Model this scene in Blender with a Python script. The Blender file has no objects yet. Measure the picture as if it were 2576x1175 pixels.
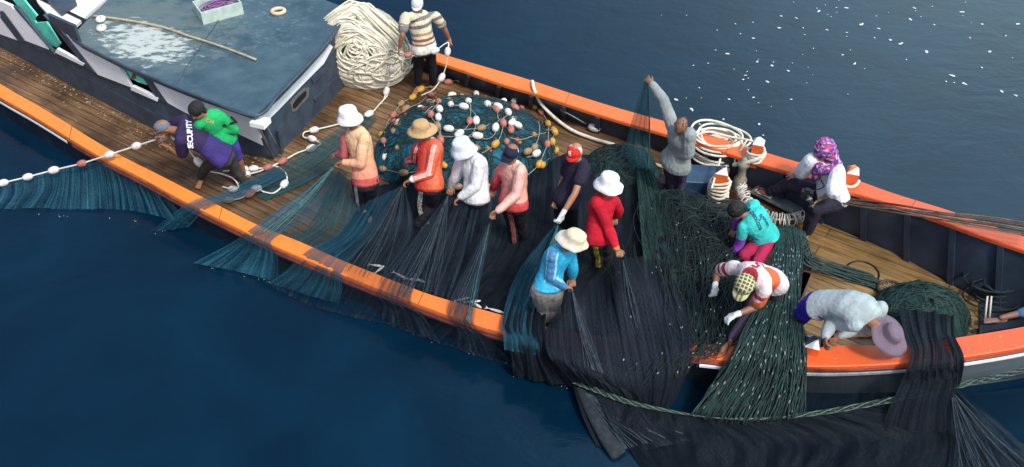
import bpy, math, random
import numpy as np
from mathutils import Vector, noise as mnoise
random.seed(7); RNG = np.random.default_rng(7)
S = bpy.context.scene; C = S.collection

# ---------------------------------------------------------------- camera, sky, sun
PITCH = math.radians(42.0); FOC = 2400.0; DIST = 11.4
CH = DIST * math.sin(PITCH) + 0.8
cd = bpy.data.cameras.new('camera'); cam = bpy.data.objects.new('camera', cd); C.objects.link(cam)
cam.location = (0, 0, CH); cam.rotation_euler = (math.pi / 2 - PITCH, 0, 0)
cd.sensor_width = 36; cd.lens = 36 * FOC / 2576; cd.clip_end = 2000
S.camera = cam
SUN_EL, SUN_AZ = math.radians(54), math.radians(146)          # azimuth from +Y towards +X
w = bpy.data.worlds.new('World'); S.world = w; w.use_nodes = True
nt = w.node_tree; nt.nodes.clear()
out = nt.nodes.new('ShaderNodeOutputWorld'); bg = nt.nodes.new('ShaderNodeBackground')
sky = nt.nodes.new('ShaderNodeTexSky'); sky.sky_type = 'NISHITA'; sky.sun_disc = False
sky.sun_elevation = SUN_EL; sky.sun_rotation = SUN_AZ; sky.air_density = 1.2; sky.dust_density = 3.0; sky.ozone_density = 1.0
bg.inputs[1].default_value = 0.135
# thin bright overcast towards the right-hand side of the sky
tc = nt.nodes.new('ShaderNodeTexCoord'); dotn = nt.nodes.new('ShaderNodeVectorMath'); dotn.operation = 'DOT_PRODUCT'
dotn.inputs[1].default_value = Vector((0.80, 0.45, 0.40)).normalized()
mr = nt.nodes.new('ShaderNodeMapRange'); mr.interpolation_type = 'SMOOTHSTEP'
mr.inputs['From Min'].default_value = 0.46; mr.inputs['From Max'].default_value = 1.0
ns = nt.nodes.new('ShaderNodeTexNoise'); ns.inputs['Scale'].default_value = 2.2; ns.inputs['Detail'].default_value = 4
mul = nt.nodes.new('ShaderNodeMath'); mul.operation = 'MULTIPLY'
mix = nt.nodes.new('ShaderNodeMix'); mix.data_type = 'RGBA'
mix.inputs['B'].default_value = (10.0, 14.2, 15.6, 1)
L = nt.links.new
L(tc.outputs['Generated'], dotn.inputs[0]); L(dotn.outputs['Value'], mr.inputs['Value'])
L(tc.outputs['Generated'], ns.inputs['Vector'])
mr2 = nt.nodes.new('ShaderNodeMapRange'); mr2.inputs['From Min'].default_value = .35; mr2.inputs['From Max'].default_value = .6; mr2.inputs['To Min'].default_value = .55
L(ns.outputs['Fac'], mr2.inputs['Value']); L(mr2.outputs[0], mul.inputs[0]); L(mr.outputs[0], mul.inputs[1])
L(mul.outputs[0], mix.inputs['Factor']); L(sky.outputs[0], mix.inputs['A']); L(mix.outputs['Result'], bg.inputs[0]); L(bg.outputs[0], out.inputs[0])
sl = bpy.data.lights.new('sun', 'SUN'); sl.energy = 2.4; sl.angle = math.radians(9); sl.color = (1, .96, .9)
so = bpy.data.objects.new('sun', sl); C.objects.link(so)
sd = Vector((math.sin(SUN_AZ) * math.cos(SUN_EL), math.cos(SUN_AZ) * math.cos(SUN_EL), math.sin(SUN_EL)))
so.rotation_euler = sd.to_track_quat('Z', 'Y').to_euler()
S.view_settings.view_transform = 'Standard'; S.view_settings.look = 'None'
S.view_settings.exposure = 0.32; S.view_settings.gamma = 1
S.render.engine = 'CYCLES'; S.cycles.transparent_max_bounces = 24; S.cycles.max_bounces = 6

# ---------------------------------------------------------------- helpers
ca, sa = math.cos(PITCH), math.sin(PITCH)
def P(x, y, z):
    """point of the place seen at photo pixel (x, y) (photo 2576 wide) at height z above the deck"""
    d = np.array([(x - 1288) / FOC, ca + (587.5 - y) / FOC * sa, -sa + (587.5 - y) / FOC * ca])
    return np.array([0, 0, CH]) + (z - CH) / d[2] * d
def PY(x, y, Y):
    d = np.array([(x - 1288) / FOC, ca + (587.5 - y) / FOC * sa, -sa + (587.5 - y) / FOC * ca])
    return np.array([0, 0, CH]) + Y / d[1] * d
def Ps(l): return [P(*p) for p in l]
def nrm(v):
    v = np.asarray(v, float); n = np.linalg.norm(v); return v / n if n > 1e-9 else v
def mat(name, col, rough=.6, spec=.4, bump=0, bscale=40, var=0, vscale=6, attr=None, metal=0, coat=0):
    m = bpy.data.materials.new(name); m.use_nodes = True; t = m.node_tree; n = t.nodes; b = n['Principled BSDF']
    b.inputs['Roughness'].default_value = rough; b.inputs['Specular IOR Level'].default_value = spec; b.inputs['Metallic'].default_value = metal
    b.inputs['Coat Weight'].default_value = coat
    tc = n.new('ShaderNodeTexCoord'); src = None
    if attr:
        a = n.new('ShaderNodeAttribute'); a.attribute_name = attr; src = a.outputs['Color']
    if var:
        no = n.new('ShaderNodeTexNoise'); no.inputs['Scale'].default_value = vscale; no.inputs['Detail'].default_value = 6
        t.links.new(tc.outputs['Object'], no.inputs['Vector'])
        r = n.new('ShaderNodeMapRange'); r.inputs['From Min'].default_value = .3; r.inputs['From Max'].default_value = .7
        r.inputs['To Min'].default_value = 1 - var; r.inputs['To Max'].default_value = 1 + var * .6
        t.links.new(no.outputs['Fac'], r.inputs['Value'])
        mx = n.new('ShaderNodeVectorMath'); mx.operation = 'SCALE'
        if src: t.links.new(src, mx.inputs[0])
        else: mx.inputs[0].default_value = col[:3]
        t.links.new(r.outputs[0], mx.inputs['Scale']); src = mx.outputs[0]
    if src: t.links.new(src, b.inputs['Base Color'])
    else: b.inputs['Base Color'].default_value = (*col[:3], 1)
    if bump:
        no = n.new('ShaderNodeTexNoise'); no.inputs['Scale'].default_value = bscale; no.inputs['Detail'].default_value = 5
        t.links.new(tc.outputs['Object'], no.inputs['Vector'])
        bp = n.new('ShaderNodeBump'); bp.inputs['Strength'].default_value = bump; bp.inputs['Distance'].default_value = .02
        t.links.new(no.outputs['Fac'], bp.inputs['Height']); t.links.new(bp.outputs[0], b.inputs['Normal'])
    return m
def tag(o, label=None, cat=None, group=None, kind=None):
    if label: o['label'] = label
    if cat: o['category'] = cat
    if group: o['group'] = group
    if kind: o['kind'] = kind
    return o
def empty(name, loc=(0, 0, 0)):
    o = bpy.data.objects.new(name, None); C.objects.link(o); o.location = loc; o.empty_display_size = .2; return o
class MB:
    def __init__(s): s.v = []; s.f = []; s.uv = {}; s.col = []
    def add(s, V, F):
        k = len(s.v); s.v += [tuple(map(float, p)) for p in V]; s.f += [tuple(i + k for i in q) for q in F]; return s
    def mesh(s, name):
        me = bpy.data.meshes.new(name); me.from_pydata(s.v, [], s.f); me.update(); return me
    def build(s, name, m, parent=None, smooth=True, uv=None):
        me = s.mesh(name); o = bpy.data.objects.new(name, me); C.objects.link(o); me.materials.append(m)
        if smooth: me.polygons.foreach_set('use_smooth', [True] * len(me.polygons))
        if uv is not None:
            u = me.uv_layers.new(name='UVMap'); li = np.empty(len(me.loops), int); me.loops.foreach_get('vertex_index', li)
            u.data.foreach_set('uv', np.asarray(uv, np.float32)[li].ravel())
        if parent: setpar(o, parent)
        return o
def setpar(o, parent):
    o.parent = parent; o.matrix_parent_inverse = __import__('mathutils').Matrix.Translation(parent.location).inverted() if parent.type == 'EMPTY' else o.matrix_parent_inverse
def catmull(pts, n):
    p = np.array(pts, float)
    if len(p) == 2: return p[0] + (p[1] - p[0]) * np.linspace(0, 1, n)[:, None]
    e = np.vstack([2 * p[0] - p[1], p, 2 * p[-1] - p[-2]]); t = np.linspace(0, len(p) - 1, n); i = np.minimum(t.astype(int), len(p) - 2); f = (t - i)[:, None]
    a, b, c, d = e[i], e[i + 1], e[i + 2], e[i + 3]
    return .5 * (2 * b + (c - a) * f + (2 * a - 5 * b + 4 * c - d) * f ** 2 + (3 * b - a - 3 * c + d) * f ** 3)
def resample(pts, n):
    p = np.array(pts, float); s = np.r_[0, np.cumsum(np.linalg.norm(np.diff(p, axis=0), axis=1))]
    q = np.linspace(0, s[-1], n); return np.stack([np.interp(q, s, p[:, k]) for k in range(3)], 1)
def tube(mb, pts, r, n=6, closed=False):
    p = np.array(pts, float); N = len(p)
    t = np.gradient(p, axis=0) if not closed else np.roll(p, -1, 0) - np.roll(p, 1, 0)
    V = []; F = []; u = None; rr = np.broadcast_to(r, (N,))
    for i in range(N):
        d = nrm(t[i])
        if u is None: u = nrm(np.cross(d, [.3, .2, 1]))
        u = nrm(u - d * (u @ d)); v = np.cross(d, u)
        for k in range(n):
            a = 2 * math.pi * k / n; V.append(p[i] + rr[i] * (math.cos(a) * u + math.sin(a) * v))
    for i in range(N if closed else N - 1):
        j = (i + 1) % N
        for k in range(n): F.append((i * n + k, i * n + (k + 1) % n, j * n + (k + 1) % n, j * n + k))
    if not closed: F.append(tuple(range(n))[::-1]); F.append(tuple((N - 1) * n + k for k in range(n)))
    return mb.add(V, F)
def loft(mb, pts, ra, rb, lat, n=14, cap=.7):
    """rings with half widths ra (along lat) and rb (across), rounded ends"""
    p = [np.array(q, float) for q in pts]; ra = list(ra); rb = list(rb)
    def ext(p, ra, rb, e, o):
        d = nrm(p[e] - p[o]); r = min(ra[e], rb[e]); return [(p[e] + d * r * cap * .6, ra[e] * .82, rb[e] * .82), (p[e] + d * r * cap, ra[e] * .45, rb[e] * .45)]
    a = ext(p, ra, rb, 0, 1)[::-1]; b = ext(p, ra, rb, -1, -2)
    R = a + list(zip(p, ra, rb)) + b; Q = np.array([q[0] for q in R]); T = np.gradient(Q, axis=0)
    V = []; F = []; lat = nrm(lat)
    for (c, x, y), t in zip(R, T):
        d = nrm(t); u = nrm(lat - d * (lat @ d)); v = np.cross(d, u)
        for k in range(n):
            g = 2 * math.pi * k / n; V.append(c + x * math.cos(g) * u + y * math.sin(g) * v)
    N = len(R)
    for i in range(N - 1):
        for k in range(n): F.append((i * n + k, i * n + (k + 1) % n, (i + 1) * n + (k + 1) % n, (i + 1) * n + k))
    F.append(tuple(range(n))[::-1]); F.append(tuple((N - 1) * n + k for k in range(n)))
    return mb.add(V, F)
def cap(mb, a, b, ra, rb, n=10, mid=None):
    a = np.array(a, float); b = np.array(b, float); lat = np.cross(b - a, [.31, .17, .9])
    if mid is None: return loft(mb, [a, b], [ra, rb], [ra, rb], lat, n, 1)
    t, rm = mid; return loft(mb, [a, a + (b - a) * t, b], [ra, rm, rb], [ra, rm, rb], lat, n, 1)
def ellip(mb, c, ax, n=12, m=8):
    V = []; F = []; c = np.array(c, float); A = np.array(ax, float)
    for i in range(m + 1):
        th = math.pi * i / m
        for k in range(n):
            g = 2 * math.pi * k / n; V.append(c + A[0] * math.sin(th) * math.cos(g) + A[1] * math.sin(th) * math.sin(g) + A[2] * math.cos(th))
    for i in range(m):
        for k in range(n): F.append((i * n + k, (i + 1) * n + k, (i + 1) * n + (k + 1) % n, i * n + (k + 1) % n))
    return mb.add(V, F)
def box(mb, c, h, ax=None):
    c = np.array(c, float); A = np.eye(3) if ax is None else np.array([nrm(a) for a in ax]); V = []
    for i in (-1, 1):
        for j in (-1, 1):
            for k in (-1, 1): V.append(c + i * h[0] * A[0] + j * h[1] * A[1] + k * h[2] * A[2])
    return mb.add(V, [(0, 1, 3, 2), (4, 6, 7, 5), (0, 4, 5, 1), (2, 3, 7, 6), (0, 2, 6, 4), (1, 5, 7, 3)])
def slab(mb, poly, dirv, th):
    """polygon of 3D points extruded by dirv*th"""
    p = [np.array(q, float) for q in poly]; d = np.array(dirv, float) * th; n = len(p)
    return mb.add(p + [q + d for q in p], [tuple(range(n)), tuple(range(n, 2 * n))[::-1]] + [(i, n + i, n + (i + 1) % n, (i + 1) % n) for i in range(n)])
def strip(mb, A, B):
    n = len(A); return mb.add(list(A) + list(B), [(i, i + 1, n + i + 1, n + i) for i in range(n - 1)])
def remesh(mb, name, voxel, m, smooth=3, parent=None, wr=0, wseed=0, paint=None, wscale=9):
    me = mb.mesh(name + '_src'); o = bpy.data.objects.new(name, me); C.objects.link(o)
    r = o.modifiers.new('r', 'REMESH'); r.mode = 'VOXEL'; r.voxel_size = voxel; r.use_smooth_shade = True
    s = o.modifiers.new('s', 'SMOOTH'); s.factor = .5; s.iterations = smooth
    dg = bpy.context.evaluated_depsgraph_get(); ev = o.evaluated_get(dg)
    nm = bpy.data.meshes.new_from_object(ev); o.modifiers.clear(); o.data = nm; bpy.data.meshes.remove(me); nm.name = name
    N = len(nm.vertices); V = np.empty(N * 3); nm.vertices.foreach_get('co', V); V = V.reshape(-1, 3)
    if wr:
        nn = np.empty(N * 3); nm.vertices.foreach_get('normal', nn); nn = nn.reshape(-1, 3)
        d = np.array([mnoise.noise(Vector((p[0] * wscale + wseed, p[1] * wscale, p[2] * wscale * .8))) + .5 * (1 - 2 * abs(mnoise.noise(Vector((p[0] * wscale * 2.2, p[1] * wscale * 2.2 + wseed, p[2] * wscale * 1.5))))) for p in V])
        V = V + nn * (d * wr)[:, None]; nm.vertices.foreach_set('co', V.ravel())
    if paint is not None:
        col = np.ones((N, 4)); col[:, :3] = paint(V); a = nm.color_attributes.new('Col', 'FLOAT_COLOR', 'POINT'); a.data.foreach_set('color', col.ravel())
    nm.materials.clear(); nm.materials.append(m); nm.polygons.foreach_set('use_smooth', [True] * len(nm.polygons)); nm.update()
    if parent: o.parent = parent
    return o
M = {}
M['skin'] = mat('skin', (0, 0, 0), .5, .4, .15, 60, .08, 20, 'Col')
M['cloth'] = mat('cloth', (0, 0, 0), .85, .2, .45, 26, .24, 6, 'Col')
M['shiny'] = mat('sport_cloth', (0, 0, 0), .5, .5, .5, 22, .14, 7, 'Col')
M['hat'] = mat('hat_cloth', (0, 0, 0), .9, .2, .5, 60, .08, 22, 'Col')
M['hair'] = mat('hair', (.012, .010, .010), .5, .4, .8, 90, .3, 40)
M['rope_cream'] = mat('rope_cream', (.80, .76, .62), .8, .3, .6, 120, .22, 14)
M['rope_white'] = mat('rope_white', (.7, .68, .62), .8, .3, .5, 120, .15, 14)
M['rope_dark'] = mat('rope_dark', (.008, .021, .023), .7, .4, .5, 90, .5, 18)
M['rope_green'] = mat('rope_green', (.016, .048, .044), .6, .5, .5, 90, .55, 14)
M['orange'] = mat('orange_paint', (.78, .17, .03), .42, .5, .12, 30, .16, 3.0)
M['white'] = mat('white_paint', (.84, .84, .87), .5, .5, .1, 20, .07, 4)
M['navy'] = mat('navy_paint', (.022, .035, .058), .45, .5, .15, 25, .3, 4)
M['brownred'] = mat('brown_red_paint', (.22, .05, .035), .6, .4, .3, 30, .4, 6)
M['slate'] = mat('slate_paint', (.04, .06, .09), .5, .5, .15, 25, .35, 5)
M['mint'] = mat('mint_paint', (.12, .66, .50), .5, .5, .1, 20, .12, 5)
M['black'] = mat('black', (.01, .01, .012), .5)
M['float_white'] = mat('float_white', (.68, .66, .63), .5, .4, .2, 60, .28, 16)
M['float_pink'] = mat('float_pink', (.40, .14, .11), .55, .4, .3, 60, .25, 20)
M['float_yellow'] = mat('float_yellow', (.50, .28, .05), .55, .4, .3, 60, .25, 20)
M['float_brown'] = mat('float_brown', (.30, .19, .10), .6, .4, .3, 60, .3, 20)
M['lead'] = mat('lead_weight', (.20, .26, .25), .5, .5, .3, 60, .3, 20)
M['rope_dull'] = mat('rope_dull', (.32, .31, .24), .8, .2, .5, 120, .3, 14)
M['metal'] = mat('grey_metal', (.22, .23, .23), .4, .6, .2, 50, .3, 15, metal=.5)
M['fish'] = mat('fish_skin', (.55, .55, .55), .3, .7, .2, 60, .4, 40)
M['wood_pole'] = mat('bamboo', (.42, .36, .24), .6, .4, .3, 50, .3, 8)
M['mud'] = mat('wet_hose', (.33, .33, .30), .5, .5, .3, 60, .35, 8)
M['cable'] = mat('brown_cable', (.085, .05, .035), .55, .5, .6, 80, .6, 9)

def net_mat(name, col, hi, alpha, ku=26, kv=.7, contrast=.5, cell=.05, opaque=False):
    """woven net: UVs in metres, diamond threads, bundled streaks along v, see-through holes"""
    m = bpy.data.materials.new(name); m.use_nodes = True; t = m.node_tree; n = t.nodes; lk = t.links.new; b = n['Principled BSDF']
    b.inputs['Roughness'].default_value = .7; b.inputs['Specular IOR Level'].default_value = .12
    uv = n.new('ShaderNodeUVMap'); mp = n.new('ShaderNodeMapping'); mp.inputs['Scale'].default_value = (ku, kv, 1); lk(uv.outputs[0], mp.inputs[0])
    s1 = n.new('ShaderNodeTexNoise'); s1.inputs['Scale'].default_value = 1; s1.inputs['Detail'].default_value = 5; s1.inputs['Roughness'].default_value = .65; lk(mp.outputs[0], s1.inputs['Vector'])
    st = n.new('ShaderNodeMapRange'); st.inputs['From Min'].default_value = .38; st.inputs['From Max'].default_value = .66; lk(s1.outputs['Fac'], st.inputs['Value'])
    s2 = n.new('ShaderNodeTexNoise'); s2.inputs['Scale'].default_value = 2.0; s2.inputs['Detail'].default_value = 5; lk(uv.outputs[0], s2.inputs['Vector'])
    # diamonds
    sep = n.new('ShaderNodeSeparateXYZ'); lk(uv.outputs[0], sep.inputs[0])
    def mth(op, a, bb=None, cl=False):
        x = n.new('ShaderNodeMath'); x.operation = op; x.use_clamp = cl
        for i, q in enumerate((a, bb)):
            if q is None: continue
            if isinstance(q, (int, float)): x.inputs[i].default_value = q
            else: lk(q, x.inputs[i])
        return x.outputs[0]
    k = math.pi / cell
    d1 = mth('ABSOLUTE', mth('SINE', mth('MULTIPLY', mth('ADD', sep.outputs[0], mth('MULTIPLY', sep.outputs[1], .55)), k)))
    d2 = mth('ABSOLUTE', mth('SINE', mth('MULTIPLY', mth('SUBTRACT', sep.outputs[0], mth('MULTIPLY', sep.outputs[1], .55)), k)))
    thr = mth('SUBTRACT', 1, mth('MULTIPLY', mth('MINIMUM', d1, d2), 2.2), True)       # 1 on threads
    ramp = n.new('ShaderNodeMix'); ramp.data_type = 'RGBA'; ramp.inputs['A'].default_value = (*col, 1); ramp.inputs['B'].default_value = (*hi, 1)
    lk(mth('MULTIPLY', mth('ADD', mth('MULTIPLY', st.outputs[0], .75), mth('MULTIPLY', thr, .16)), s2.outputs['Fac'], True), ramp.inputs['Factor'])
    lk(ramp.outputs['Result'], b.inputs['Base Color'])
    bp = n.new('ShaderNodeBump'); bp.inputs['Strength'].default_value = .7; bp.inputs['Distance'].default_value = .03; lk(s1.outputs['Fac'], bp.inputs['Height']); lk(bp.outputs[0], b.inputs['Normal'])
    if not opaque:
        tr = n.new('ShaderNodeBsdfTransparent'); mx = n.new('ShaderNodeMixShader')
        a = mth('ADD', alpha - contrast * .5, mth('MULTIPLY', st.outputs[0], contrast), True)
        a = mth('ADD', a, mth('MULTIPLY', mth('SUBTRACT', s2.outputs['Fac'], .5), .5), True)
        a = mth('MULTIPLY', a, mth('ADD', .93, mth('MULTIPLY', thr, .12)), True)
        at = n.new('ShaderNodeAttribute'); at.attribute_name = 'Fade'; a = mth('MULTIPLY', a, at.outputs['Fac'], True)
        lk(a, mx.inputs[0]); lk(tr.outputs[0], mx.inputs[1]); lk(b.outputs[0], mx.inputs[2]); lk(mx.outputs[0], n['Material Output'].inputs[0])
    return m
M['net_blue'] = net_mat('net_blue', (.008, .05, .085), (.04, .16, .23), .60, contrast=.5)
M['net_teal'] = net_mat('net_teal', (.006, .035, .048), (.04, .14, .16), .66, contrast=.5)
M['net_black'] = net_mat('net_black', (.006, .010, .018), (.06, .10, .14), .60, contrast=.7)
M['net_dark'] = net_mat('net_dark', (.0045, .0070, .013), (.034, .044, .062), 1.18, contrast=.35, ku=34)
M['net_deck'] = net_mat('net_deck', (.0035, .0045, .008), (.018, .030, .044), 1, ku=22, kv=1.2, opaque=True)
M['net_green'] = net_mat('net_green', (.010, .022, .022), (.06, .14, .11), .9, ku=20, contrast=.4)
M['net_heap'] = net_mat('net_heap', (.006, .06, .10), (.05, .20, .26), 1, ku=9, kv=4, opaque=True)
M['net_heapg'] = net_mat('net_heap_green', (.008, .022, .022), (.035, .10, .085), 1, ku=9, kv=4, opaque=True)
M['net_sea'] = net_mat('net_sea', (.002, .004, .008), (.012, .021, .030), .90, ku=9, kv=2, contrast=.4)
M['net_seablue'] = net_mat('net_sea_blue', (.015, .07, .11), (.05, .18, .25), .42, ku=20, kv=.5, contrast=.7)

def net(name, rows, m, parent, nu=70, nv=40, amp=.02, freq=14, seed=0, bump=0, fade=None, zmin=None):
    """rows: polylines of 3D points (pull direction runs from first row to last)"""
    R = np.array([catmull(r, nu) for r in rows]); G = np.array([catmull(R[:, i], nv) for i in range(nu)]).transpose(1, 0, 2)   # nv, nu, 3
    du = np.gradient(G, axis=1); dv = np.gradient(G, axis=0); N = np.cross(du, dv); N /= np.maximum(np.linalg.norm(N, axis=2, keepdims=True), 1e-9)
    N *= np.where(N[..., 2:3] < 0, -1, 1)
    w = np.linalg.norm(du, axis=2).sum(1).mean(); l = np.linalg.norm(dv, axis=2).sum(0).mean()
    U, Vv = np.meshgrid(np.linspace(0, 1, nu), np.linspace(0, 1, nv))
    D = np.zeros((nv, nu))
    for j in range(nv):
        for i in range(nu):
            D[j, i] = amp * (mnoise.noise(Vector((U[j, i] * freq, Vv[j, i] * 1.5, seed))) + .5 * mnoise.noise(Vector((U[j, i] * freq * 2.7, Vv[j, i] * 2.5, seed + 9))))
            if bump: D[j, i] += bump * (mnoise.noise(Vector((G[j, i, 0] * 3, G[j, i, 1] * 3, seed))) + .6 * mnoise.noise(Vector((G[j, i, 0] * 8, G[j, i, 1] * 8, seed))))
    G = G + N * D[..., None]
    if zmin is not None: G[..., 2] = np.maximum(G[..., 2], zmin)
    mb = MB(); mb.add(G.reshape(-1, 3), [(j * nu + i, j * nu + i + 1, (j + 1) * nu + i + 1, (j + 1) * nu + i) for j in range(nv - 1) for i in range(nu - 1)])
    uv = np.stack([U * w, Vv * l], 2).reshape(-1, 2); o = mb.build(name, m, parent, uv=uv)
    f = np.ones((nv, nu)) if fade is None else fade(U, Vv)
    a = o.data.attributes.new('Fade', 'FLOAT', 'POINT'); a.data.foreach_set('value', f.ravel().astype(np.float32))
    return o
# ---------------------------------------------------------------- water
WZ = -0.12
def water():
    mb = MB(); xs = np.r_[-400, -120, -40, np.linspace(-14, 14, 2), 40, 120, 400]
    mb.add([(-600, -200, WZ), (600, -200, WZ), (600, 900, WZ), (-600, 900, WZ)], [(0, 1, 2, 3)])
    m = bpy.data.materials.new('sea_water'); m.use_nodes = True; t = m.node_tree; n = t.nodes; lk = t.links.new; b = n['Principled BSDF']
    tc = n.new('ShaderNodeTexCoord')
    no = n.new('ShaderNodeTexNoise'); no.inputs['Scale'].default_value = .5; no.inputs['Detail'].default_value = 6; no.inputs['Distortion'].default_value = 1.2; lk(tc.outputs['Object'], no.inputs['Vector'])
    mx = n.new('ShaderNodeMix'); mx.data_type = 'RGBA'; mx.inputs['A'].default_value = (.0002, .0050, .016, 1); mx.inputs['B'].default_value = (.0018, .024, .052, 1)
    lk(no.outputs['Fac'], mx.inputs['Factor']); lk(mx.outputs['Result'], b.inputs['Base Color'])
    b.inputs['Roughness'].default_value = .10; b.inputs['IOR'].default_value = 1.333
    mp = n.new('ShaderNodeMapping'); mp.inputs['Scale'].default_value = (1, 1.7, 1); mp.inputs['Rotation'].default_value = (0, 0, .5); lk(tc.outputs['Object'], mp.inputs[0])
    n1 = n.new('ShaderNodeTexNoise'); n1.inputs['Scale'].default_value = 1.6; n1.inputs['Detail'].default_value = 6; n1.inputs['Roughness'].default_value = .55; n1.inputs['Distortion'].default_value = .6; lk(mp.outputs[0], n1.inputs['Vector'])
    bp = n.new('ShaderNodeBump'); bp.inputs['Strength'].default_value = .10; bp.inputs['Distance'].default_value = .10; lk(n1.outputs['Fac'], bp.inputs['Height'])
    n2 = n.new('ShaderNodeTexNoise'); n2.inputs['Scale'].default_value = 9; n2.inputs['Detail'].default_value = 3; lk(mp.outputs[0], n2.inputs['Vector'])
    b2 = n.new('ShaderNodeBump'); b2.inputs['Strength'].default_value = .05; b2.inputs['Distance'].default_value = .03; lk(n2.outputs['Fac'], b2.inputs['Height']); lk(bp.outputs[0], b2.inputs['Normal'])
    lk(b2.outputs[0], b.inputs['Normal'])
    o = mb.build('water', m); tag(o, kind='structure')
water()
zz0 = np.array([0, 0, 1.])
def foam():
    mb = MB(); rg = random.Random(3)
    pts = [(1862,85),(1895,96),(1960,70),(2003,45),(2170,60),(2165,62),(2210,72),(2290,48),(2350,62),(1905,155),(1880,180),(1942,165),(1990,250),(1983,178),(1930,205),(2150,160),(2240,100),(2265,110),(2120,138),(2060,28),(2130,20),(2440,95),(2470,170),(2395,190),(2380,205),(2400,208),(2425,210),(2520,230),(2555,240),(2490,130),(1830,135),(1835,250),(1820,300),(1910,312),(1740,275),(1760,312),(1850,60),(2330,130),(2280,150),(2200,95),(2020,70),(2080,75),(1965,40),(2470,60),(2530,90),(2560,60),(2420,30),(2300,20),(1700,250),(1895,245),(1870,200),(1920,340)]
    pts += [(rg.gauss(2150, 260), abs(rg.gauss(60, 90))) for _ in range(42)] + [(rg.gauss(1900, 120), rg.gauss(200, 70)) for _ in range(16)]
    for i, (x, y) in enumerate(pts):
        if x < 1650 or y > 420: continue
        c = P(x, y, WZ + .006); R = (.025 if i < 52 else .011) * rg.uniform(.5, 1.25); a0 = rg.random() * 6; n = 9; el = rg.uniform(1, 2.2)
        ring = []
        for k in range(n):
            a = 2 * math.pi * k / n; r = R * rg.uniform(.55, 1.2); ux, uy = r * el * math.cos(a), r * math.sin(a)
            ring.append(c + np.array([ux * math.cos(a0) - uy * math.sin(a0), ux * math.sin(a0) + uy * math.cos(a0), 0]))
        mb.add([c + np.array([0, 0, .012])] + ring, [(0, 1 + k, 1 + (k + 1) % n) for k in range(n)])
    for A_, B_, n_ in (((486,664),(700,714),26),((375,586),(475,574),10),((955,806),(1110,867),16),((1150,880),(1290,918),22),((1292,947),(1450,978),22),((-60,527),(480,566),30),((1500,1122),(1740,1108),20),((1640,1110),(1900,1122),14)):
        for _ in range(n_ // 3):
            t = rg.random(); x, y = A_[0] + (B_[0] - A_[0]) * t, A_[1] + (B_[1] - A_[1]) * t + rg.gauss(0, 2.0); c = P(x, y, WZ + .008); R = rg.uniform(.002, .005)
            mb.add([c + zz0 * .006] + [c + np.array([R * rg.uniform(.6, 2.4) * math.cos(a), R * rg.uniform(.6, 1.2) * math.sin(a), 0]) for a in np.linspace(0, 6.28, 8)[:-1]], [(0, 1 + k, 1 + (k + 1) % 7) for k in range(7)])
    tag(mb.build('foam', mat('sea_foam', (.55, .60, .63), .8)), 'small white flecks of foam scattered on the blue sea', 'foam', kind='stuff')
foam()
# ---------------------------------------------------------------- boat
boat = empty('fishing_boat', tuple(P(1500, 600, 0)))
tag(boat, 'long wooden fishing boat with orange gunwales, navy bulwarks and blue roofed white cabin', 'boat')
N_OUT = [(-260,92),(-120,172),(0,244),(86,293),(240,387),(342,440),(475,512),(603,576),(672,610),(830,677),(1006,747),(1181,811),(1262,834),(1400,866),(1500,881),(1620,892),(1750,898),(1900,914),(2050,921),(2150,920),(2286,912),(2419,898),(2576,872),(2700,842),(2850,790)]
N_IN = [(-260,55),(-120,137),(0,210),(128,284),(274,374),(428,453),(522,501),(638,560),(762,610),(864,655),(1027,719),(1100,745),(1275,794),(1400,826),(1500,843),(1620,855),(1740,862),(1900,872),(2050,873),(2124,867),(2286,867),(2380,852),(2576,820),(2700,790),(2850,740)]
F_OUT = [(500,-60),(700,10),(900,72),(1104,133),(1258,178),(1320,196),(1515,259),(1686,308),(1800,343),(1935,385),(2060,422),(2158,453),(2248,485),(2393,530),(2500,568),(2576,594),(2700,640),(2850,700)]
F_IN = [(500,-30),(700,35),(900,94),(1104,156),(1258,209),(1344,234),(1515,290),(1682,339),(1800,375),(1927,416),(2050,452),(2136,481),(2235,511),(2330,542),(2480,597),(2576,629),(2700,675),(2850,735)]
def zn(x): return float(np.interp(x, [0, 1300, 1750, 2100, 2576, 2850], [.36, .36, .42, .58, .86, 1.05]))
def zf(x): return float(np.interp(x, [1100, 1700, 1930, 2136, 2576, 2850], [.40, .42, .52, .66, .85, .98]))
NO = resample(catmull([P(x, y, zn(x)) for x, y in N_OUT], 200), 160); NI = resample(catmull([P(x, y, zn(x)) for x, y in N_IN], 200), 160)
FO = resample(catmull([P(x, y, zf(x)) for x, y in F_OUT], 200), 160); FI = resample(catmull([P(x, y, zf(x)) for x, y in F_IN], 200), 160)
def rail(A, B, name, m, th=.055, top=0.0, bev=.012):
    A = np.array(A); B = np.array(B); d = (B - A); d /= np.linalg.norm(d, axis=1, keepdims=True); z = np.array([0, 0, 1.])
    sec = [A - z * (th), A - z * bev, A + d * bev, B - d * bev, B - z * bev, B - z * th]
    sec = [s + z * top for s in sec]; n = len(A); k = len(sec); V = np.stack(sec, 1).reshape(-1, 3)
    F = [(i * k + j, i * k + (j + 1) % k, (i + 1) * k + (j + 1) % k, (i + 1) * k + j) for i in range(n - 1) for j in range(k)]
    F += [tuple(range(k)), tuple((n - 1) * k + j for j in range(k))[::-1]]
    return MB().add(V, F).build(name, m, boat, smooth=False)
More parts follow.
